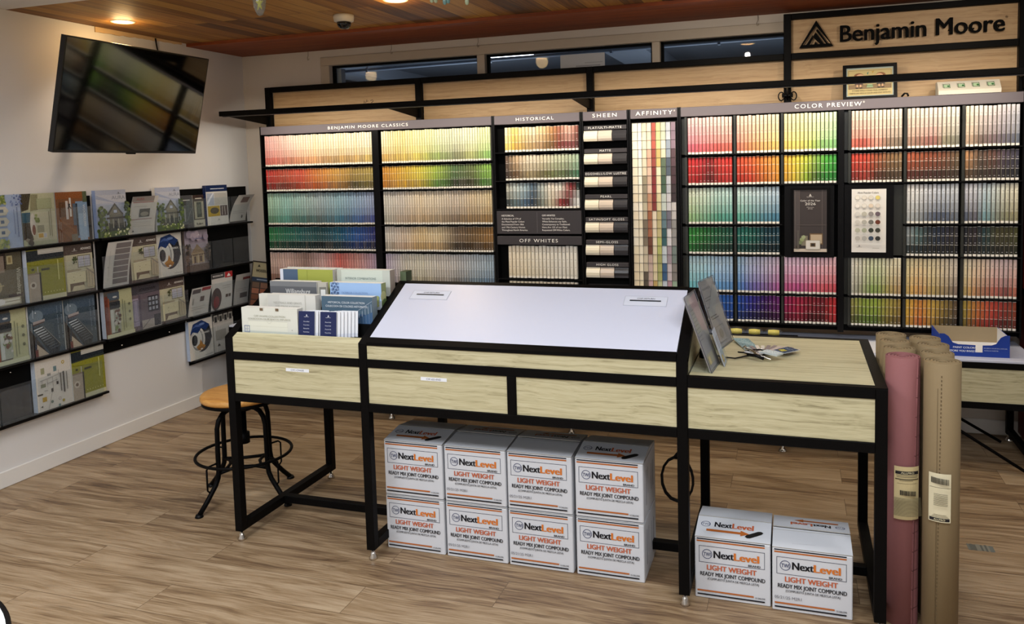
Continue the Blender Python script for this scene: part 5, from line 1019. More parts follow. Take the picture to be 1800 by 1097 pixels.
# ------------------------------------------------------------------ cable coil, floor tape
m = MB(); pts = [(1.872, 0.36, 0.76), (1.873, 0.36, 0.55), (1.868, 0.36, 0.47), (1.845, 0.36, 0.43)]
for k in range(52):
    a = PI*0.62+2*PI*k/17; rr = 0.072+0.013*math.sin(k*0.37); pts.append((1.850+rr*math.cos(a)*0.86, 0.36+0.006*math.sin(k*0.23), 0.325+rr*math.sin(a)*1.22))
m.tube(pts, 0.0050, seg=6); m.thing('coiled_cable', BLACKP, 'coiled black cable hanging under the counter right of the stacked cartons', 'cable', org=(1.872, 0.36, 0.20))
m = MB(); random.seed(9); n = 12
for k in range(n):
    xa, xb = 2.942+0.095*k/n, 2.942+0.095*(k+1)/n; m.face([(xa, .722+.004*random.random(), .0008), (xb, .722+.004*random.random(), .0008), (xb, .775+.006*random.random(), .0008), (xa, .775+.006*random.random(), .0008)], c(random.choice(['6c6f68', '7d7c70', '5d5e58'])))
m.thing('floor_tape', PRINT, 'short worn strip of grey tape stuck to the floor right of the rolls', 'tape')

# ------------------------------------------------------------------ stool
SX, SY = -0.262, 0.410
t = root('bar_stool', (SX, SY, 0), 'industrial stool with round pine seat and black tube legs at the counter left end', 'stool')
m = MB(); m.lathe([(0, .528), (.155, .528), (.180, .524), (.187, .516), (.188, .506), (.184, .496), (0, .494)], (SX, SY, 0), seg=48); m.build('seat', STOOLW, t)
m = MB(); m.lathe([(0, .494), (.180, .494), (.182, .480), (.172, .476), (0, .476)], (SX, SY, 0), seg=48); m.build('seat_rim', BLACK, t)
m = MB(); m.lathe([(.018, .476), (.018, .32), (.030, .32), (.030, .27), (0, .27)], (SX, SY, 0), seg=20); m.build('screw_column', BLACK, t)
m = MB(); m.lathe([(0.0, .474), (.050, .474), (.050, .435), (0.0, .435)], (SX, SY, 0), seg=20); m.build('hub', BLACK, t)
def arc_leg(a):
    ca, sa = math.cos(a), math.sin(a); pr = [(.040, .452), (.085, .452), (.115, .440), (.136, .415), (.146, .38), (.148, .30), (.149, .18), (.154, .145), (.170, .115), (.220, .055), (.262, .012)]
    return [(SX+r_*ca, SY+r_*sa, z) for r_, z in pr]
AN = [math.radians(d) for d in (-103, 74, -8, 167)]
for a in AN:
    m = MB(); m.tube(arc_leg(a), 0.0115, seg=10); lg = m.build('leg', BLACK, t)
    m = MB(); m.lathe([(0.0, .014), (.014, .014), (.019, .004), (.019, 0), (0, 0)], (SX+.266*math.cos(a), SY+.266*math.sin(a), 0), seg=14); m.build('foot', BLACKP, lg)
    m = MB(); ca, sa = math.cos(a), math.sin(a); m.tube([(SX+.150*ca, SY+.150*sa, .218), (SX+.200*ca, SY+.200*sa, .216), (SX+.214*ca, SY+.214*sa, .204), (SX+.214*ca, SY+.214*sa, .105), (SX+.196*ca, SY+.196*sa, .086)], 0.0045, seg=6); m.build('ring_bracket', BLACK, t)
m = MB(); m.tube([(SX+.222*math.cos(q*PI/20), SY+.222*math.sin(q*PI/20), .222) for q in range(40)], 0.0075, seg=8, closed=True); m.build('foot_ring', BLACK, t)
m = MB()
for a, b in ((0, 2), (2, 1), (1, 3), (3, 0)):
    pa = Vector((SX+.149*math.cos(AN[a]), SY+.149*math.sin(AN[a]), .165)); pb = Vector((SX+.149*math.cos(AN[b]), SY+.149*math.sin(AN[b]), .165)); cc = Vector((SX, SY, .185))
    m.tube([pa+(cc-pa)*0.0, pa*(1-.25)+pb*.25+(cc-(pa+pb)/2)*.30, (pa+pb)/2+(cc-(pa+pb)/2)*.38, pa*.25+pb*.75+(cc-(pa+pb)/2)*.30, pb], 0.008, seg=6)
m.build('spreader', BLACK, t)

# ------------------------------------------------------------------ round table corner, bottom left
t = root('round_table', (0.653, -2.02, 0), 'round speckled white table with black edge cut off at the bottom left corner', 'table')
m = MB(); m.lathe([(0, .7515), (.391, .7515), (.391, .748)], (0.653, -2.02, 0), seg=96, smooth=False); m.build('table_top', mat('speckled_white', 'ccd0cc', 0.4, bump=0.1, bscale=60), t)
m = MB(); m.lathe([(.391, .751), (.400, .751), (.400, .722), (0, .722)], (0.653, -2.02, 0), seg=96, caps=False); m.build('edge_band', BLACKP, t)
m = MB(); m.lathe([(.03, .722), (.03, .03), (.20, .02), (.22, 0), (0, 0)], (0.653, -2.02, 0), seg=32); m.build('pedestal', BLACK, t)

# ------------------------------------------------------------------ ceiling: lights, camera, ornaments, hooks
LIT = mat('lit_diffuser', 'fff4e0', 0.5, emit='ffdca6', estr=9)
for k, (x, y) in enumerate(DOWNLIGHTS[:4]):
    t = root('recessed_light', (x, y, ZC), ['round recessed ceiling light over the television', 'round recessed ceiling light cut by the top edge, right of the dome camera', 'round recessed ceiling light over the widest rack, left one', 'round recessed ceiling light over the widest rack, right one'][k], 'ceiling light')
    m = MB(); m.lathe([(.050, ZC-.004), (.062, ZC-.004), (.066, ZC)], (x, y, 0), seg=32, caps=False); m.build('trim_ring', mat('trim_white', 'e8e0d0', 0.5), t)
    m = MB(); m.lathe([(0, ZC-.003), (.050, ZC-.003)], (x, y, 0), seg=32); m.build('diffuser', LIT, t)
t = root('dome_camera', (-0.115, 1.26, ZC), 'white ceiling dome security camera with dark glass ball', 'security camera'); q = Vector((-0.118, 1.262, 0))
m = MB(); m.lathe([(0, ZC), (.056, ZC), (.058, ZC-.012), (.054, ZC-.034), (.042, ZC-.040), (0, ZC-.040)], q, seg=32); m.build('housing', mat('camera_white', 'cfc8b8', 0.45), t)
m = MB(); m.lathe([(.040, ZC-.040), (.039, ZC-.052), (.032, ZC-.066), (.018, ZC-.076), (0, ZC-.078)], q, seg=28); m.build('dome', mat('smoked_dome', '08080a', 0.08), t)
for k, (x, lab) in enumerate(((-0.989, 'leftmost small hook hanging under the mahogany board'), (-0.329, 'small hook above the left window pane'), (0.308, 'small hook at the first window post'), (2.08, 'small hook above the right window pane'))):
    m = MB(); y = YB-0.022; m.tube([(x, y, 2.424), (x, y, 2.395), (x-.008, y, 2.378), (x-.006, y, 2.362), (x+.003, y, 2.364), (x+.004, y, 2.374)], 0.0016, seg=5); m.thing('ceiling_hook', mat('hook_metal', '8a7f70', 0.4, metal=0.6), lab, 'hook', group='small hooks under the ceiling board')
OG = clear('ornament_glass', (0.8, 0.88, 0.84, 1), 1.5, 0.25)
t = root('glass_ornament', (0.257, 0.0, 2.30), 'hanging oval glass ornament with yellow star at the top edge of the photo', 'ornament')
m = MB(); m.lathe([(0, -.062), (.012, -.056), (.022, -.030), (.026, 0), (.022, .030), (.012, .056), (0, .062)], (0.257, 0, 2.262), seg=24); m.build('glass_shell', OG, t)
m = MB(); st_ = [(0.257+(.017 if k % 2 == 0 else .006)*math.sin(k*PI/5), 2.250+(.030 if k % 2 == 0 else .011)*math.cos(k*PI/5)) for k in range(10)]; m.prism(st_, 'y', -.003, .003); m.build('star', mat('yellow_star', 'd8c428', 0.4), t)
m = MB(); m.tube([(0.257, 0, 2.324), (0.257, 0, 2.445)], .0008, seg=5); m.build('thread', BLACKP, t)
t = root('glass_mobile', (1.085, 0.0, 2.25), 'row of hanging glass drops just showing at the top edge', 'ornament')
for x, zz, cl in ((1.010, 2.186, 0), (1.026, 2.184, 0), (1.062, 2.174, 1), (1.076, 2.178, 1), (1.150, 2.166, 0)):
    m = MB(); m.lathe([(0, 0), (.006, .003), (.0075, .012), (.006, .09), (0, .10)], (x, 0, zz), seg=12); m.build('glass_drop', mat('teal_glass_%d' % cl, ['a9b594', '6f9490'][cl], 0.15), t)
m = MB(); m.tube([(0.99, 0, 2.290), (1.17, 0, 2.275)], .003, seg=6)
for x in (1.010, 1.026, 1.062, 1.076, 1.150): m.tube([(x, 0, 2.26), (x, 0, 2.283)], .0008, seg=4)
m.tube([(1.08, 0, 2.285), (1.08, 0, 2.445)], .0008, seg=4); m.build('hanger', BLACKP, t)

# ------------------------------------------------------------------ television
t = root('television', (-1.133, 0.78, 1.984), 'large black flat television tilted down on the left wall, screen off', 'television')
th = 0.2427; Vt = Vector((math.sin(th), 0, math.cos(th))); Nt = Vector((math.cos(th), 0, -math.sin(th))); Ct = Vector((-1.133, 0.7795, 1.984)); U = Vector((0, 1, 0)); w_, h_ = 1.0, 0.58
m = MB(); slab(m, Ct-U*w_/2-Vt*h_/2, U, Vt, Nt, w_, h_, 0.030, (1,)*4); slab(m, Ct-U*.36-Vt*.24-Nt*.030, U, Vt, Nt, .72, .38, .028, (1,)*4); m.build('casing', mat('tv_casing', '0c0c0e', 0.3), t)
m = MB(); slab(m, Ct-U*(w_/2-.007)-Vt*(h_/2-.014)+Nt*.0012, U, Vt, Nt, w_-.014, h_-.021, .001, (1,)*4); m.build('screen', mat('dark_screen', '020203', 0.06, spec=0.75), t)
m = MB(); slab(m, Ct-U*.03-Vt*(h_/2+.006)+Nt*.001, U, Vt, Nt, .06, .008, .012, (1,)*4); m.build('sensor_tab', BLACKP, t)
m = MB(); m.box(XL, .66, 1.86, XL+.02, .90, 2.10); m.tube([(XL+.02, .78, 1.98), (-1.38, .74, 1.99), (-1.20, .78, 1.99)], .02, seg=8); m.build('wall_arm', BLACK, t)
m = MB(); m.tube([(XL+.014, 1.385, 2.440), (XL+.014, 1.39, 2.40), (XL+.010, 1.405, 2.355), (XL+.01, 1.36, 2.20), (XL+.01, 1.2, 2.0), (XL+.03, .93, 1.96)], .0045, seg=6); m.thing('wall_cable', BLACKP, 'thin black cable dropping from the ceiling behind the television', 'cable')
# ------------------------------------------------------------------ brochure racks on the left wall
XP = XL+0.010                      # face of the black back panels
ROWZ = [1.222, 0.926, 0.630, 0.334]
def wall_rack(y0, y1, z0, z1, rows, cols, label):
    t = root('brochure_rack', (XL, (y0+y1)/2, z0), label, 'brochure rack')
    m = MB(); m.box(XL+.0005, y0, z0, XP, y1, z1); m.build('back_panel', BLACKM, t)
    for z in rows:
        m = MB(); m.box(XP, y0, z-.014, -1.506, y1, z-.002, bev=.001); m.build('ledge', BLACKP, t)
        n = len(cols)
        for a, b in cols:
            if b > y1+.01 and z < .4 and y1 > 1.9: pass
            m = MB(); h = .19; ya, yb = a+.002, b-.004
            m.box(-1.5085, ya, z-.001, -1.5070, yb, z+h, (1,)*4); m.build('clear_pocket', ACRYL, t)
    return t
def knobs(lst):
    for y, z, lab in lst:
        m = MB(); m.lathe([(0, .012), (.005, .010), (.006, .004), (.003, 0), (0, 0)], (XP, y, z), seg=10, axis='x')
        m.thing('panel_screw', CHROME, lab, 'screw', group='screws in the black wall panels')
CA = [(.148, .356), (.358, .566), (.570, .780)]; CB = [(.822, 1.048), (1.050, 1.270), (1.275, 1.494)]; CC_ = [(1.520, 1.738), (1.740, 1.955), (1.958, 2.160)]
wall_rack(-0.20, .812, .300, 1.470, ROWZ, [(-.08, .146)]+CA, 'leftmost black wall brochure rack with four tiers, nearest the photo edge')
wall_rack(.832, 1.506, .540, 1.478, ROWZ[:3], CB, 'middle black wall brochure rack with three tiers below the television')
t = wall_rack(1.524, 2.190, .300, 1.478, ROWZ, CC_, 'black wall brochure rack nearest the room corner with an empty middle pocket')
knobs([(.245, .585, 'round screw head on the left wall panel above the empty bottom pocket'), (.965, .565, 'screw head under the middle wall rack, left one'), (1.35, .565, 'screw head under the middle wall rack, right one')])
for (y, z) in ((.17, .336),):
    m = MB(); m.box(-1.553, .152, z, -1.506, .352, z+.0015, (1,)*4); m.box(-1.553, .152, z, -1.551, .352, z+.16, (1,)*4); m.build('clear_pocket', ACRYL, bpy.data.objects['brochure_rack'])

def brochure(y0, y1, z0, label, shapes, base, rot=False, t=.014, h=None, edge='dedad2', name='brochure', x=None, cat='brochure', lean=.004, page=None, mt=None):
    """an upright booklet or pile of booklets in a pocket; rot: a landscape cover stood on its side"""
    h = h or .275; xb = XP+.002 if x is None else x; xf = xb+t; m = MB()
    V = Vector((-lean, 0, h)); Vn = V.normalized(); N = Vector((Vn.z, 0, -Vn.x)); o = Vector((xf, y0, z0))
    slab(m, o, (0, 1, 0), Vn, N, y1-y0, h, t, c(base), c(edge))
    if page:                       # pile of pages showing along the left edge
        for k in range(6): m.face([o+Vector((.0006*(1+k*.2)*1.0, page*k/6, 0)), o+Vector((.0006, page*(k+.7)/6, 0)), o+Vector((.0006, page*(k+.7)/6, 0))+Vn*h, o+Vector((.0006, page*k/6, 0))+Vn*h], c(['cfd3da', 'a9a5a0', '6f5c54', 'c9c2ba', '8f8078', 'b9b4ae'][k]))
    if rot: mp = plane_map(o+Vn*h, -Vn, (0, 1, 0), N); art(m, mp, h, y1-y0, shapes, l0=2)
    else: mp = plane_map(o, (0, 1, 0), Vn, N); art(m, mp, y1-y0, h, shapes, l0=2)
    return m.thing(name, mt or GLOSSP, label, cat, group='brochures in the wall racks')
random.seed(21)
def blobs(n, x0, y0, x1, y1, r0, r1, cols): return [('c', random.uniform(x0, x1), random.uniform(y0, y1), random.uniform(r0, r1), random.choice(cols)) for _ in range(n)]
GR = ['4c5c30', '66783c', '3a4828', '7c8c4c']
def AURA(sh=0): return [('r', 0, .45, 1, 1, 'b4bcd0'), ('r', 0, .72, 1, .9, 'c4c8d4'), ('p', [(0, .82), (0, .90), (.6, .74), (1, .72), (1, .66)], 'a4aec8'), ('r', 0, 0, 1, .14, '5c6c40'), ('r', .25, .12, .95, .3, '4a4c44'), ('r', .40, .28, .86, .50, '7c7868'),
    ('p', [(.30, .47), (.60, .72), (.88, .47)], '5c5850'), ('p', [(.38, .47), (.60, .67), (.81, .47)], '8c8674'), ('r', .54, .50, .67, .58, 'c4cce0'), ('f', .54, .50, .67, .58, .008, '4c4c48'), ('r', .30, .38, .96, .42, '504c44'), ('r', .34, .18, .36, .38, 'c8c4b4'), ('r', .50, .18, .52, .38, 'c8c4b4'), ('r', .68, .18, .70, .38, 'c8c4b4'), ('r', .86, .18, .88, .38, 'c8c4b4'), ('r', .56, .16, .63, .34, '2c2c2c')]+\
    blobs(60, .01, .14, .27, .64, .018, .042, GR)+blobs(44, .86, .15, .99, .72, .018, .042, GR[:3])+blobs(36, .05, .02, .97, .15, .012, .026, ['7c9048', 'a8b47c', 'c4c8a8', '5c7038'])+logo(.62, .94, .022, '2c2c34', 'b8c0d0', 1.3)+[T('AURA', .60, .80, .075, '7c8498', .44)]
def ADV(): return [('r', 0, .80, 1, 1, '5a4c46'), ('r', 0, 0, 1, .06, '5a4c46'), ('r', 0, .06, 1, .80, 'c8c2a4'), ('l', 0, .70, 1, .68, .003, 'a8a288'), ('l', 0, .60, 1, .58, .003, 'a8a288'), ('f', .48, .52, .92, .77, .010, '2c2a30'), ('r', .50, .54, .69, .75, 'c4c4d0'), ('r', .71, .54, .90, .75, 'c4c4d0')]+\
    [('l', .50+.06*k, .54, .50+.06*k, .75, .004, '5c5a68') for k in range(1, 7)]+[('l', .5, .58+.055*k, .9, .58+.055*k, .004, '5c5a68') for k in range(3)]+blobs(16, .31, .62, .44, .75, .010, .022, ['3c4424', '525c30'])+\
    [('r', .08, .42, .55, .50, 'a89c80'), ('r', .05, .22, .70, .44, 'd6ceaa'), ('l', .05, .44, .72, .46, .012, 'e6e0c4'), ('r', .06, .06, .14, .22, 'd6ceaa'), ('r', .14, .08, .62, .22, '6c5a48'), ('p', [(.18, .06), (.26, .16), (.60, .16), (.64, .06)], 'c9bfa0'), ('e', .28, .35, .012, .008, '4c4438'), ('e', .5, .36, .012, .008, '4c4438'), ('e', .28, .28, .012, .008, '4c4438'),
     ('r', .72, .10, .98, .46, 'b4a88c'), ('l', .72, .50, .98, .36, .03, '8c8478'), ('l', .80, .12, .80, .44, .012, '8a7f70'), ('l', .90, .12, .90, .4, .012, '8a7f70')]+logo(.36, .91, .026, 'e8e4dc', '5a4c46', 1.2)+[T('ADVANCE', .74, .885, .045, 'f0ece4', .36, bo=.03), ('r', .2, .83, .85, .835, '9a8e86'), ('r', .3, .03, .8, .035, '9a8e86')]
def GEN(): return [('r', 0, 0, 1, 1, 'd8d4cc'), ('e', .50, .56, .44, .40, '24262e'), ('e', .36, .50, .30, .32, 'dcd8d0'), ('e', .34, .50, .24, .28, '8c8c8c'), ('e', .33, .52, .20, .24, 'dcdad4'), ('e', .22, .50, .12, .14, '2a2c30'), ('p', [(.04, .66), (.18, .92), (.55, .98), (.88, .82), (.70, .70), (.52, .78), (.36, .66), (.18, .72)], '20376c'),
    ('p', [(.10, .80), (.3, .90), (.55, .86), (.45, .82), (.28, .84)], '4c64a0'), ('e', .55, .88, .12, .03, '6c84b8'), ('p', [(.26, .32), (.40, .38), (.46, .50), (.54, .36), (.66, .30), (.56, .22), (.36, .22)], 'b87c24'), ('e', .46, .26, .14, .05, '9c6418'), ('e', .48, .24, .05, .02, 'e8e4dc'), ('l', .86, .80, .94, .45, .02, '34363c'), ('l', .80, .20, .92, .45, .012, 'b0b0b0'), T('GENNEX', .68, .62, .045, 'e8e6e0', .34, bo=.02), ('r', .62, .05, .95, .056, '6c6c6c')]
def STAIR(): return [('r', 0, 0, 1, 1, '3c4c58'), ('p', [(0, .0), (0, .58), (.5, 0)], '2c2422'), ('r', .2, .78, 1, 1, '46586a'), ('e', .22, .78, .20, .12, '72828e'), ('p', [(.12, .62), (.46, .66), (.46, .71), (.12, .68)], 'a89c98'), ('p', [(.12, .60), (.44, .64), (.44, .66), (.12, .63)], '4c2c28'), ('p', [(.10, .56), (.36, .58), (.86, .14), (.80, 0), (.55, 0)], '262c34')]+\
    [('p', [(.12+.048*k, .53-.047*k), (.38+.048*k, .565-.047*k), (.385+.048*k, .545-.047*k), (.13+.048*k, .505-.047*k)], mixc(c('d8dce0'), c('4c545e'), min(1, k/6))) for k in range(10)]+[('l', .38, .58, .84, .16, .010, '8c8884'), ('p', [(.16, 0), (.16, .26), (.50, 0)], 'bcaa94'), ('r', .12, 0, .2, .14, '6c2c24'), ('p', [(.10, .16), (.16, .40), (.20, .40), (.16, .12)], '1c2438'),
      ('t90', 'HISTORICAL COLOR COLLECTION', .80), ('t90', 'COLECCION DE COLORES', .90)]
def fix90(L, col): 
    out = []
    for s_ in L:
        if s_[0] == 't90': out += [('r', s_[2], .90-.03*k, s_[2]+.03, .912-.03*k, col) for k in range(22) if k % 7 != 5]
        else: out.append(s_)
    return out+[('p', [(.14, .86), (.18, .88), (.18, .84)], 'd0d8e0'), ('r', .08, .76, .10, .92, 'a8b4c0')]
def OLIVE(lines=True): return [('r', 0, 0, 1, 1, '8e8c30'), ('r', 0, .78, 1, .98, '1f2830'), ('r', .30, .90, 1, 1, 'd0ccc0'), ('r', .30, .92, 1, .925, '8c8880'), ('l', .0, .78, 1, .81, .02, '3c4438'), ('r', 0, 0, .34, .55, '8c7c6c'), ('r', .0, .0, .3, .52, 'a89c8c'), ('c', .12, .32, .07, 'c8bcac'), ('c', .12, .32, .035, '6c5c50'), ('r', .30, 0, .34, .55, '34302a'), ('r', .36, .58, .58, .62, '44402c'), ('r', .10, .60, .17, .64, '3c3820'), ('r', .34, 0, 1, .09, 'c4c0a0'), ('l', .0, .72, 1, .60, .008, '7a7824'),
    ('r', .80, .36, .83, .76, 'c8c67c')]+[('r', .40+.08*k, .14, .42+.08*k, .16, 'd8d490') for k in range(7)]
def TOWN(): return [('r', 0, 0, 1, 1, '8c9cb8'), ('r', 0, .62, 1, 1, 'a4b4d0'), ('r', 0, 0, 1, .40, '7a7464'), ('r', 0, .28, 1, .34, 'c8c0a4')]+[('r', .04+.24*k, .02, .20+.24*k, .26, '4a4640') for k in range(4)]+[('r', .08+.24*k, .08, .16+.24*k, .18, 'a8a48c') for k in range(4)]+\
    [('p', [(.22+.2*k, .38), (.22+.2*k, .60), (.30+.2*k, .68), (.38+.2*k, .60), (.38+.2*k, .38)], 'c4c0b0') for k in range(3)]+[('r', .27+.2*k, .45, .33+.2*k, .54, '5c6c84') for k in range(3)]+blobs(34, .02, .28, .17, .60, .018, .045, ['98a45c', '6c7c3c', 'b8bc7c'])+blobs(34, .83, .28, .99, .58, .018, .045, ['8c9850', 'b0b470', '6c7c3c'])+blobs(30, .0, .68, .2, .97, .010, .026, ['4c5c8c', '7484b0'])+[('r', .24, .80, .80, .83, '6c7ca0'), ('r', .28, .72, .74, .74, '6c7ca0')]
def LIVING(): return [('r', 0, 0, 1, 1, 'b8b898'), ('r', .36, .30, .92, 1, 'c8c4a8'), ('p', [(0, 0), (0, .3), (.30, .2), (.34, 0)], '3c3428'), ('p', [(.02, .3), (.02, .5), (.32, .48), (.34, .25)], '8c8868'), ('p', [(.36, 0), (.36, .25), (.55, .22), (.56, 0)], '24566c'), ('p', [(.55, 0), (.56, .24), (.86, .28), (.88, 0)], '3c3428'), ('e', .6, .30, .22, .08, 'd8d0c4'), ('e', .7, .32, .1, .05, '7c4c3c'), ('r', .62, .42, .76, .62, '9c9880'), ('r', .76, .42, .88, .70, 'e0d8bc'), ('r', .78, .44, .86, .58, 'c8a050'), ('r', .78, .60, .86, .68, 'c4c8d0'), ('r', .10, .45, .30, .9, 'a4a884'), ('r', .3, .84, .86, .86, '8c886c'), ('r', .36, .78, .84, .80, '8c886c')]+blobs(8, .40, .36, .55, .46, .03, .05, ['6c7c3c', '94a05c'])+blobs(6, .86, .05, .98, .3, .03, .07, ['8c8474', '4c443c'])
def LAKE(): return [('r', 0, 0, 1, 1, '7c4c2c'), ('r', .2, .62, .95, 1, '7c98b8'), ('r', .45, .70, 1, .95, '98b4d0'), ('r', 0, .86, .22, 1, '4c5840'), ('r', 0, 0, .14, .86, '8c4c20'), ('r', .12, .42, .5, .48, 'd4d0cc'), ('r', .18, .30, .55, .38, 'c8c4c4'), ('r', .24, .52, .68, .64, '4c6078'), ('r', .24, .62, .9, .67, '22303c'), ('l', .55, .1, .8, .55, .06, '8c5a34'), ('l', .70, .0, .98, .4, .05, '6c4024'), ('r', .2, .1, .5, .28, '5c3a24'), ('l', .24, .44, .34, .36, .03, '2c2c34'), ('l', .24, .38, .34, .46, .03, '2c2c34'), ('r', .86, .42, 1, .62, '6c6860'), T('WOODLUXE', .50, .84, .075, 'e4e8ec', .46, bo=.01)]
def WILL(): return [('r', 0, 0, 1, 1, '5c5644'), ('r', 0, 0, .30, .55, '2c201a'), ('r', .05, .30, .32, .50, '8a7a6c'), ('r', .06, .58, .22, .74, 'b8ac84'), ('r', .09, .62, .19, .70, '8c7c54'), ('c', .25, .2, .05, 'a86c4c'), ('r', .3, .0, .36, .5, '8c7c6c'), ('e', .62, .18, .14, .22, 'a09474'), ('l', .55, .2, .9, .3, .02, 'c8b48c'), ('l', .60, .45, .62, .1, .02, 'c8b48c'), ('r', .84, .2, .98, .9, 'a8a088'), ('r', .86, .25, .96, .86, 'ddd8c4'), ('l', .91, .25, .91, .86, .015, '8c8468'), ('r', .78, .55, .84, .95, '3c2c28'), ('e', .9, .3, .06, .14, 'e6e2dc'), T('Williamsburg', .55, .82, .12, 'd4d0bc', .50)]
def CREAM(n=3): return [('r', 0, 0, 1, 1, 'b8b890'), ('r', 0, 0, .52, 1, '5c544c'), ('r', .12, .80, .54, .96, '4c5864'), ('e', .38, .86, .08, .02, 'c8c8c4'), ('r', .16, .62, .55, .76, '2c3034'), ('r', .18, .1, .54, .60, 'a4a898'), ('r', .20, .1, .30, .60, 'c4c8c0'), ('r', 0, 0, .12, .9, '6c3424'), ('r', .12, 0, .17, .85, '8c4c34'), ('r', .62, .1, .65, .78, '8c8c6c'), ('r', .70, .14, .73, .74, '8c8c6c')]+blobs(18, .30, .1, .52, .58, .02, .045, ['7c5c4c', '5c4438', 'c8c4bc', '7c8c5c'])+[('c', .86, .66-.17*k, .03, '6c6c50') for k in range(n)]+[('r', 0, 0, 1, .08, 'c8c8a8')]
def ICONS(): 
    L = [('r', 0, 0, 1, 1, 'd4cec4')]
    for x, y, w, h, k in ((.15, .72, .1, .12, '9c9c7c'), (.32, .66, .1, .05, '8c8c88'), (.50, .72, .09, .1, '6c8488'), (.12, .46, .14, .07, '8c8c74'), (.56, .45, .06, .06, '3c3430'), (.40, .33, .06, .07, '3c3c38'), (.14, .18, .12, .09, 'b89430'), (.02, .32, .14, .03, '4c4434')): L.append(('r', x, y, x+w, y+h, k))
    L += [('c', .78, .86, .035, 'b09428'), ('c', .78, .86, .018, 'd4cec4'), ('c', .40, .14, .03, '6c7c74'), ('c', .62, .16, .03, '9c8c8c'), ('c', .62, .16, .02, 'd4cec4'), ('c', .72, .10, .03, 'a8943c'), ('c', .60, .03, .028, '6c8480')]
    for x0, y0, x1, y1 in ((.1, .6, .78, .66), (.3, .6, .3, .45), (.3, .52, .6, .55), (.45, .62, .45, .4), (.45, .4, .36, .2), (.15, .6, .15, .5), (.36, .2, .28, .02), (.2, .4, .3, .38), (.55, .6, .55, .5), (.62, .66, .62, .74)): L.append(('l', x0, y0, x1, y1, .006, '7c746c'))
    return L+[('r', .66, .30, .69, .66, '6c665e'), ('r', .74, .26, .78, .68, '4c4640'), ('r', .84, .3, .86, .66, '6c665e'), ('p', [(.06, .1), (.12, .12), (.12, .08)], '4c4640')]
def JOUR(): return [('r', 0, 0, 1, 1, '6c6068'), ('r', 0, .80, 1, 1, '46454c'), ('r', .0, .1, .22, .72, '9c94a8'), ('f', .03, .2, .2, .68, .01, '5c5460'), ('r', .22, 0, .30, .78, '5a505c'), ('r', .55, .36, .95, .72, '34343c'), ('r', .30, 0, 1, .2, 'a8a098'), ('r', .74, .02, .98, .28, '2c2a30'), ('l', .3, .02, .6, .2, .02, '7c7478')]+[('r', .58+.12*k, .40+.11*j, .66+.12*k, .47+.11*j, 'a8acb8') for k in range(3) for j in range(3)]+[T('JOURNEE', .55, .87, .055, '20222a', .6), ('r', .2, .83, .8, .835, '8c8890')]
def EXT(): return [('r', 0, 0, 1, 1, '8c8284'), ('r', 0, .55, 1, 1, 'a094a0'), ('r', 0, .0, 1, .16, '5c4c44'), ('p', [(.25, .44), (.52, .66), (.82, .44)], '8c7458'), ('r', .25, .20, .80, .45, 'a08c6c'), ('r', .36, .20, .44, .36, '4c3c30'), ('r', .6, .22, .7, .36, '4c3c30'), ('r', .22, .38, .84, .41, '5c4838'), ('r', .28, .18, .30, .40, 'cfc4a8'), ('r', .52, .18, .54, .40, 'cfc4a8'), ('r', .76, .18, .78, .4, 'cfc4a8')]+blobs(36, .0, .2, .22, .66, .018, .05, ['5c5048', '74645c', '4c4440'])+blobs(32, .84, .2, 1, .62, .018, .045, ['5c5048', '4c4440'])+blobs(9, .1, .8, .9, .98, .05, .1, ['ac9ca8', '948898'])+logo(.52, .90, .02, 'e8e0e0', 'a094a0', 1.2)+[T('ELEMENT GUARD', .52, .78, .035, '4c5c8c', .42)]
z1, z2, z3, z4 = ROWZ
brochure(-.07, .146, z1, 'sideways town house brochure at the extreme left edge, top tier', TOWN(), '8c9cb8', True)
brochure(.150, .362, z1, 'sideways brochure with pale town houses under a blue sky, top tier', TOWN(), '8c9cb8', True)
brochure(.366, .566, z1, 'sideways living-room brochure with teal sofa, top tier of the leftmost rack', LIVING(), 'b8b898', True, edge='5c5a58')
brochure(.572, .776, z1, 'sideways brochure of a wooden deck by blue water, top tier', LAKE(), '7c4c2c', True, page=.03)
brochure(-.07, .146, z2, 'olive-brown script-titled brochure at the extreme left edge, second tier', WILL(), '5c5644', True)
brochure(.150, .346, z2, 'sideways olive-brown brochure with white script title, second tier', WILL(), '5c5644', True)
brochure(.362, .586, z2, 'thick curled stack with olive cover and dark top band, second tier of the leftmost rack', OLIVE(), '8e8c30', t=.030, page=.07, edge='cfd4de')
brochure(.594, .788, z2, 'brown-banded kitchen brochure in the leftmost rack, second tier', ADV(), 'c8c2a4')
brochure(-.07, .146, z3, 'dark and cream brochure at the extreme left edge, third tier', CREAM(), 'b8b890')
brochure(.160, .348, z3, 'cream-edged brochure with three dots, third tier of the leftmost rack', CREAM(), 'b8b890')
brochure(.356, .566, z3, 'dark blue staircase brochure, left of the pair on the third tier', fix90(STAIR(), '8c9cac'), '3c4c58', page=.02, t=.018)
brochure(.572, .780, z3, 'dark blue staircase brochure, right of the pair on the third tier', fix90(STAIR(), '8c9cac'), '3c4c58', page=.02, t=.018)
brochure(.364, .580, z4, 'white brochure printed with small furniture icons, bottom tier', ICONS(), 'd4cec4', t=.030, edge='c3ccd8')
brochure(.584, .804, z4, 'thick curled stack with olive cover, bottom tier of the leftmost rack', OLIVE(), '8e8c30', t=.034, page=.07)
brochure(.826, 1.046, z1, 'house brochure with blue sky, left of the pair in the middle rack top tier', AURA(), 'b4bcd0', t=.026, edge='98a8cc')
brochure(1.278, 1.492, z1, 'house brochure with blue sky, right of the pair in the middle rack top tier', AURA(), 'b4bcd0', t=.026)
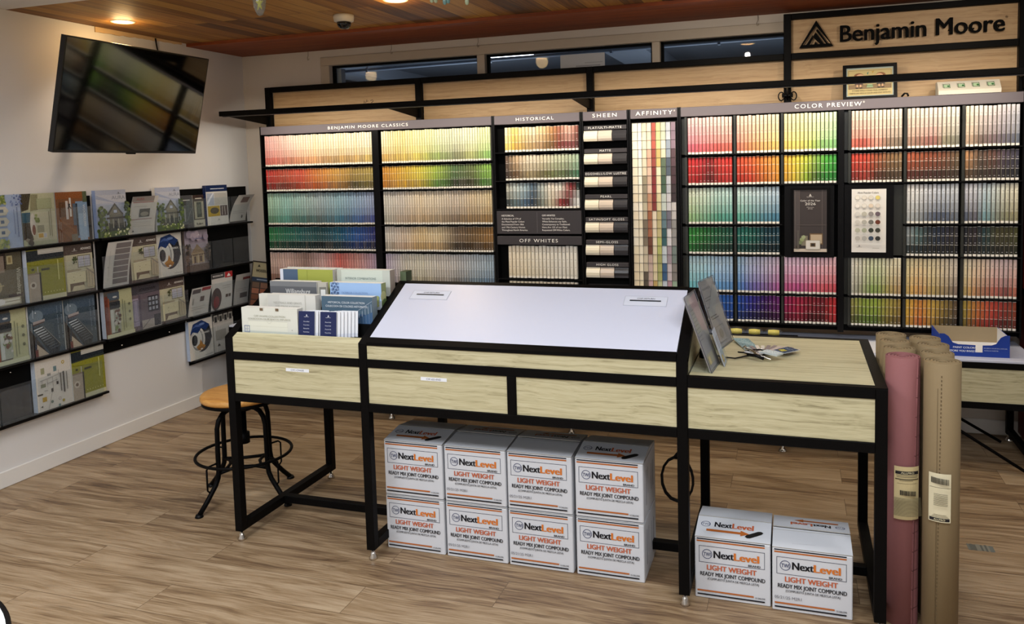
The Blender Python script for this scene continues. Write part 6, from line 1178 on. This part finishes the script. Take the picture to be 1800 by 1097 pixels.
brochure(1.056, 1.270, z2, 'brown-banded kitchen brochure on the second tier of the middle rack', ADV(), 'c8c2a4', t=.022, edge='5a4c46')
brochure(1.276, 1.492, z2, 'white brochure with blue and amber paint swirl, second tier of the middle rack', GEN(), 'd8d4cc')
brochure(.834, 1.040, z3, 'curled stack with cream spine and dots, third tier of the middle rack', CREAM(), 'b8b890', t=.030, page=.05, edge='c0c8d4')
brochure(1.046, 1.270, z3, 'purple-grey interior brochure with dark top band, third tier of the middle rack', JOUR(), '6c6068', t=.022, edge='46454c')
brochure(1.276, 1.494, z3, 'brown-banded kitchen brochure on the third tier of the middle rack', ADV(), 'c8c2a4')
brochure(1.504, 1.618, z1, 'narrow dark grey leaflet at the left of the corner rack top tier', [('r', 0, 0, 1, 1, '47464a'), ('r', .1, .1, .5, .7, '5f6468'), ('r', .3, .2, .4, .6, '8c9094'), ('l', .5, .2, .9, .6, .02, '74767a'), ('r', .2, .84, .8, .87, 'b8b4b0')], '47464a', h=.215, t=.012)
brochure(1.624, 1.728, z1, 'narrow brown leaflet with a door picture, corner rack top tier', [('r', 0, 0, 1, 1, '3c2c28'), ('r', .1, .25, .95, .80, '9c9884'), ('r', .3, .3, .75, .78, '3a3c38'), ('r', .38, .4, .66, .7, '57594f'), ('r', 0, .0, 1, .22, 'b4b0a0'), T('Rulers', .5, .06, .07, '1c1c1c', .6, bo=.04), ('r', .2, .88, .8, .91, 'cfc8bc')], '3c2c28', h=.213, t=.012)
brochure(1.736, 1.952, z1, 'tall white leaflet with navy top and photo grid, corner rack top tier', [('r', 0, 0, 1, 1, 'd2d0ca'), ('r', 0, .84, 1, 1, '1c2c54'), ('r', .04, .50, .36, .80, 'a8b0c0'), ('r', .38, .50, .96, .80, 'b8b4ac'), ('p', [(.04, .5), (.36, .8), (.3, .8), (.04, .6)], 'd8dce4'), ('r', .04, .22, .60, .48, 'b09428'), ('e', .35, .36, .2, .08, '4c4430'), ('r', .62, .22, .96, .48, '4c3c38'), ('l', .7, .24, .72, .46, .03, 'a8a09c'), ('l', .84, .24, .82, .46, .03, 'a8a09c'), ('r', .2, .90, .85, .92, 'd0d4e0')]+logo(.52, .14, .02, '2c2c34', 'd2d0ca', 1.2), 'd2d0ca', t=.026, edge='22305a')
brochure(1.520, 1.740, z2, 'mauve-skied house brochure on the second tier of the corner rack', EXT(), '8c8284', t=.016, edge='6c5c54')
brochure(1.500, 1.726, z4, 'white paint-swirl brochure on the bottom tier of the corner rack', GEN(), 'd8d4cc', t=.026, edge='b4c4dc', h=.262)
brochure(1.745, 1.955, z4, 'white brochure with dark band and photo strip, bottom tier of the corner rack', [('r', 0, 0, 1, 1, 'c6c2bc'), ('r', 0, .80, 1, 1, '2a2826')]+[('r', .05+.24*k, .72, .24+.24*k, .94, 'b8b4ac') for k in range(4)]+[('r', .08+.24*k, .76, .20+.24*k, .90, '3c3c3c') for k in range(4)]+[('r', .1, .3, .6, .55, '9c9890'), ('l', .7, .1, .75, .6, .02, '8c8880'), ('p', [(.15, .15), (.3, .15), (.22, .22)], '3c3434')], 'c6c2bc', t=.016)
# curled single leaflets
def curl(y0, y1, z0, h, label, shapes, base, amp=.03, yamp=0.0, x=-1.535, yshift=0.0, nseg=14):
    w = y1-y0; m = MB()
    def mp(u, v, l):
        q = max(0, v/h); xx = x+amp*(q**2.2)*1.0+.006*math.sin(q*PI); return Vector((xx+l*1.6, y0+u+yamp*math.sin(q*PI)*1.0+yshift*q*q, z0+v*(1-.02*q)))
    for k in range(nseg):
        a, b = h*k/nseg, h*(k+1)/nseg
        m.face([mp(0, a, 0), mp(w, a, 0), mp(w, b, 0), mp(0, b, 0)], c(base)); m.face([mp(0, b, -.0012), mp(w, b, -.0012), mp(w, a, -.0012), mp(0, a, -.0012)], c(base))
    art(m, mp, w, h, shapes, nv=nseg, l0=1.5)
    return m.thing('leaflet', PRINT, label, 'leaflet', group='curled leaflets in the wall racks')
curl(1.052, 1.258, z1, .232, 'curled white leaflet with red line between the two house brochures', [('r', 0, .86, .85, 1, '8c8480'), T('AURA', .3, .90, .06, '9c4c48', .3), ('r', .05, .83, .85, .845, '8c3a38'), ('r', .05, .38, .85, .39, '8c3a38'), ('r', .34, .44, .74, .66, '57544e'), ('e', .54, .52, .16, .06, '908c80'), ('r', .1, .72, .6, .73, '9a9690'), ('r', .1, .3, .8, .305, '9a9690'), ('r', .1, .25, .75, .255, '9a9690'), ('r', .1, .2, .8, .205, '9a9690'), ('p', [(.1, .06), (.18, .06), (.14, .11)], '57544e')], 'c9c6c0', amp=.022, yshift=.03, x=-1.532)
curl(.848, 1.036, z2, .270, 'curved white leaflet printed with a ladder of grey swatches', [('r', .34, .06+.132*k, .92, .17+.132*k, '77706f') for k in range(7)]+[('l', .14, .15, .14, .8, .006, 'a8a49e')]+logo(.12, .45, .02, '77706f', 'c9c6c0', 1.0, False), 'c9c6c0', amp=.012, yshift=.045, x=-1.538)
curl(1.968, 2.140, z1, .200, 'curled pale leaflet at the right end of the corner rack top tier', [('r', .35, .72, .8, .92, '6c5c58'), ('r', .1, .4, .7, .41, '8c8880'), ('r', .1, .34, .8, .35, '8c8880'), ('e', .72, .2, .05, .06, '3c3c3c'), ('r', 0, 0, 1, .05, '4c4844')], 'b9b6b0', amp=.055, yshift=.05, x=-1.535)
curl(1.510, 1.700, z3, .190, 'curled white leaflet with a red corner, left on the corner rack third tier', [('r', .5, .86, .95, .98, '8c2c30'), ('r', .05, .8, .45, .95, '4c4444'), ('r', .12, .4, .2, .62, '9c9890'), ('r', .5, .48, .7, .66, '5c4c48'), ('r', .1, .3, .8, .31, '9c9890'), ('r', .1, .22, .75, .23, '9c9890'), ('r', .3, .1, .6, .11, '9c9890')], 'cac7c1', amp=.030, yshift=.02, x=-1.535)
curl(1.722, 1.935, z3, .262, 'tall curled leaflet with dark title band and red emblem square', [('r', 0, .86, .62, 1, '3c3a3a'), T('WOODLUXE', .3, .905, .05, 'e8e4de', .5, bo=.03), ('r', .64, .84, 1, 1, 'b02c30'), ('p', [(.72, .87), (.92, .87), (.82, .96)], 'f0e8e4'), ('e', .22, .30, .24, .30, '4c3c3a'), ('e', .22, .22, .14, .16, '7c3434'), ('r', .5, .62, .9, .63, '9c9890'), ('r', .5, .56, .85, .57, '9c9890'), ('r', .66, .30, .9, .38, '4c3c34'), ('l', .78, .3, .78, .38, .02, 'cac7c1')], 'cac7c1', amp=.020, x=-1.530, yamp=.006)
curl(1.962, 2.120, z3, .225, 'curled leaflet half hidden at the right of the corner rack third tier', [('r', .1, .5, .9, .51, '8c8880'), ('r', .1, .44, .8, .45, '8c8880'), ('r', .4, .2, .9, .36, '3c3434'), ('r', .5, .8, 1, .88, '6c3434')], 'aaa7a2', amp=.040, x=-1.535)
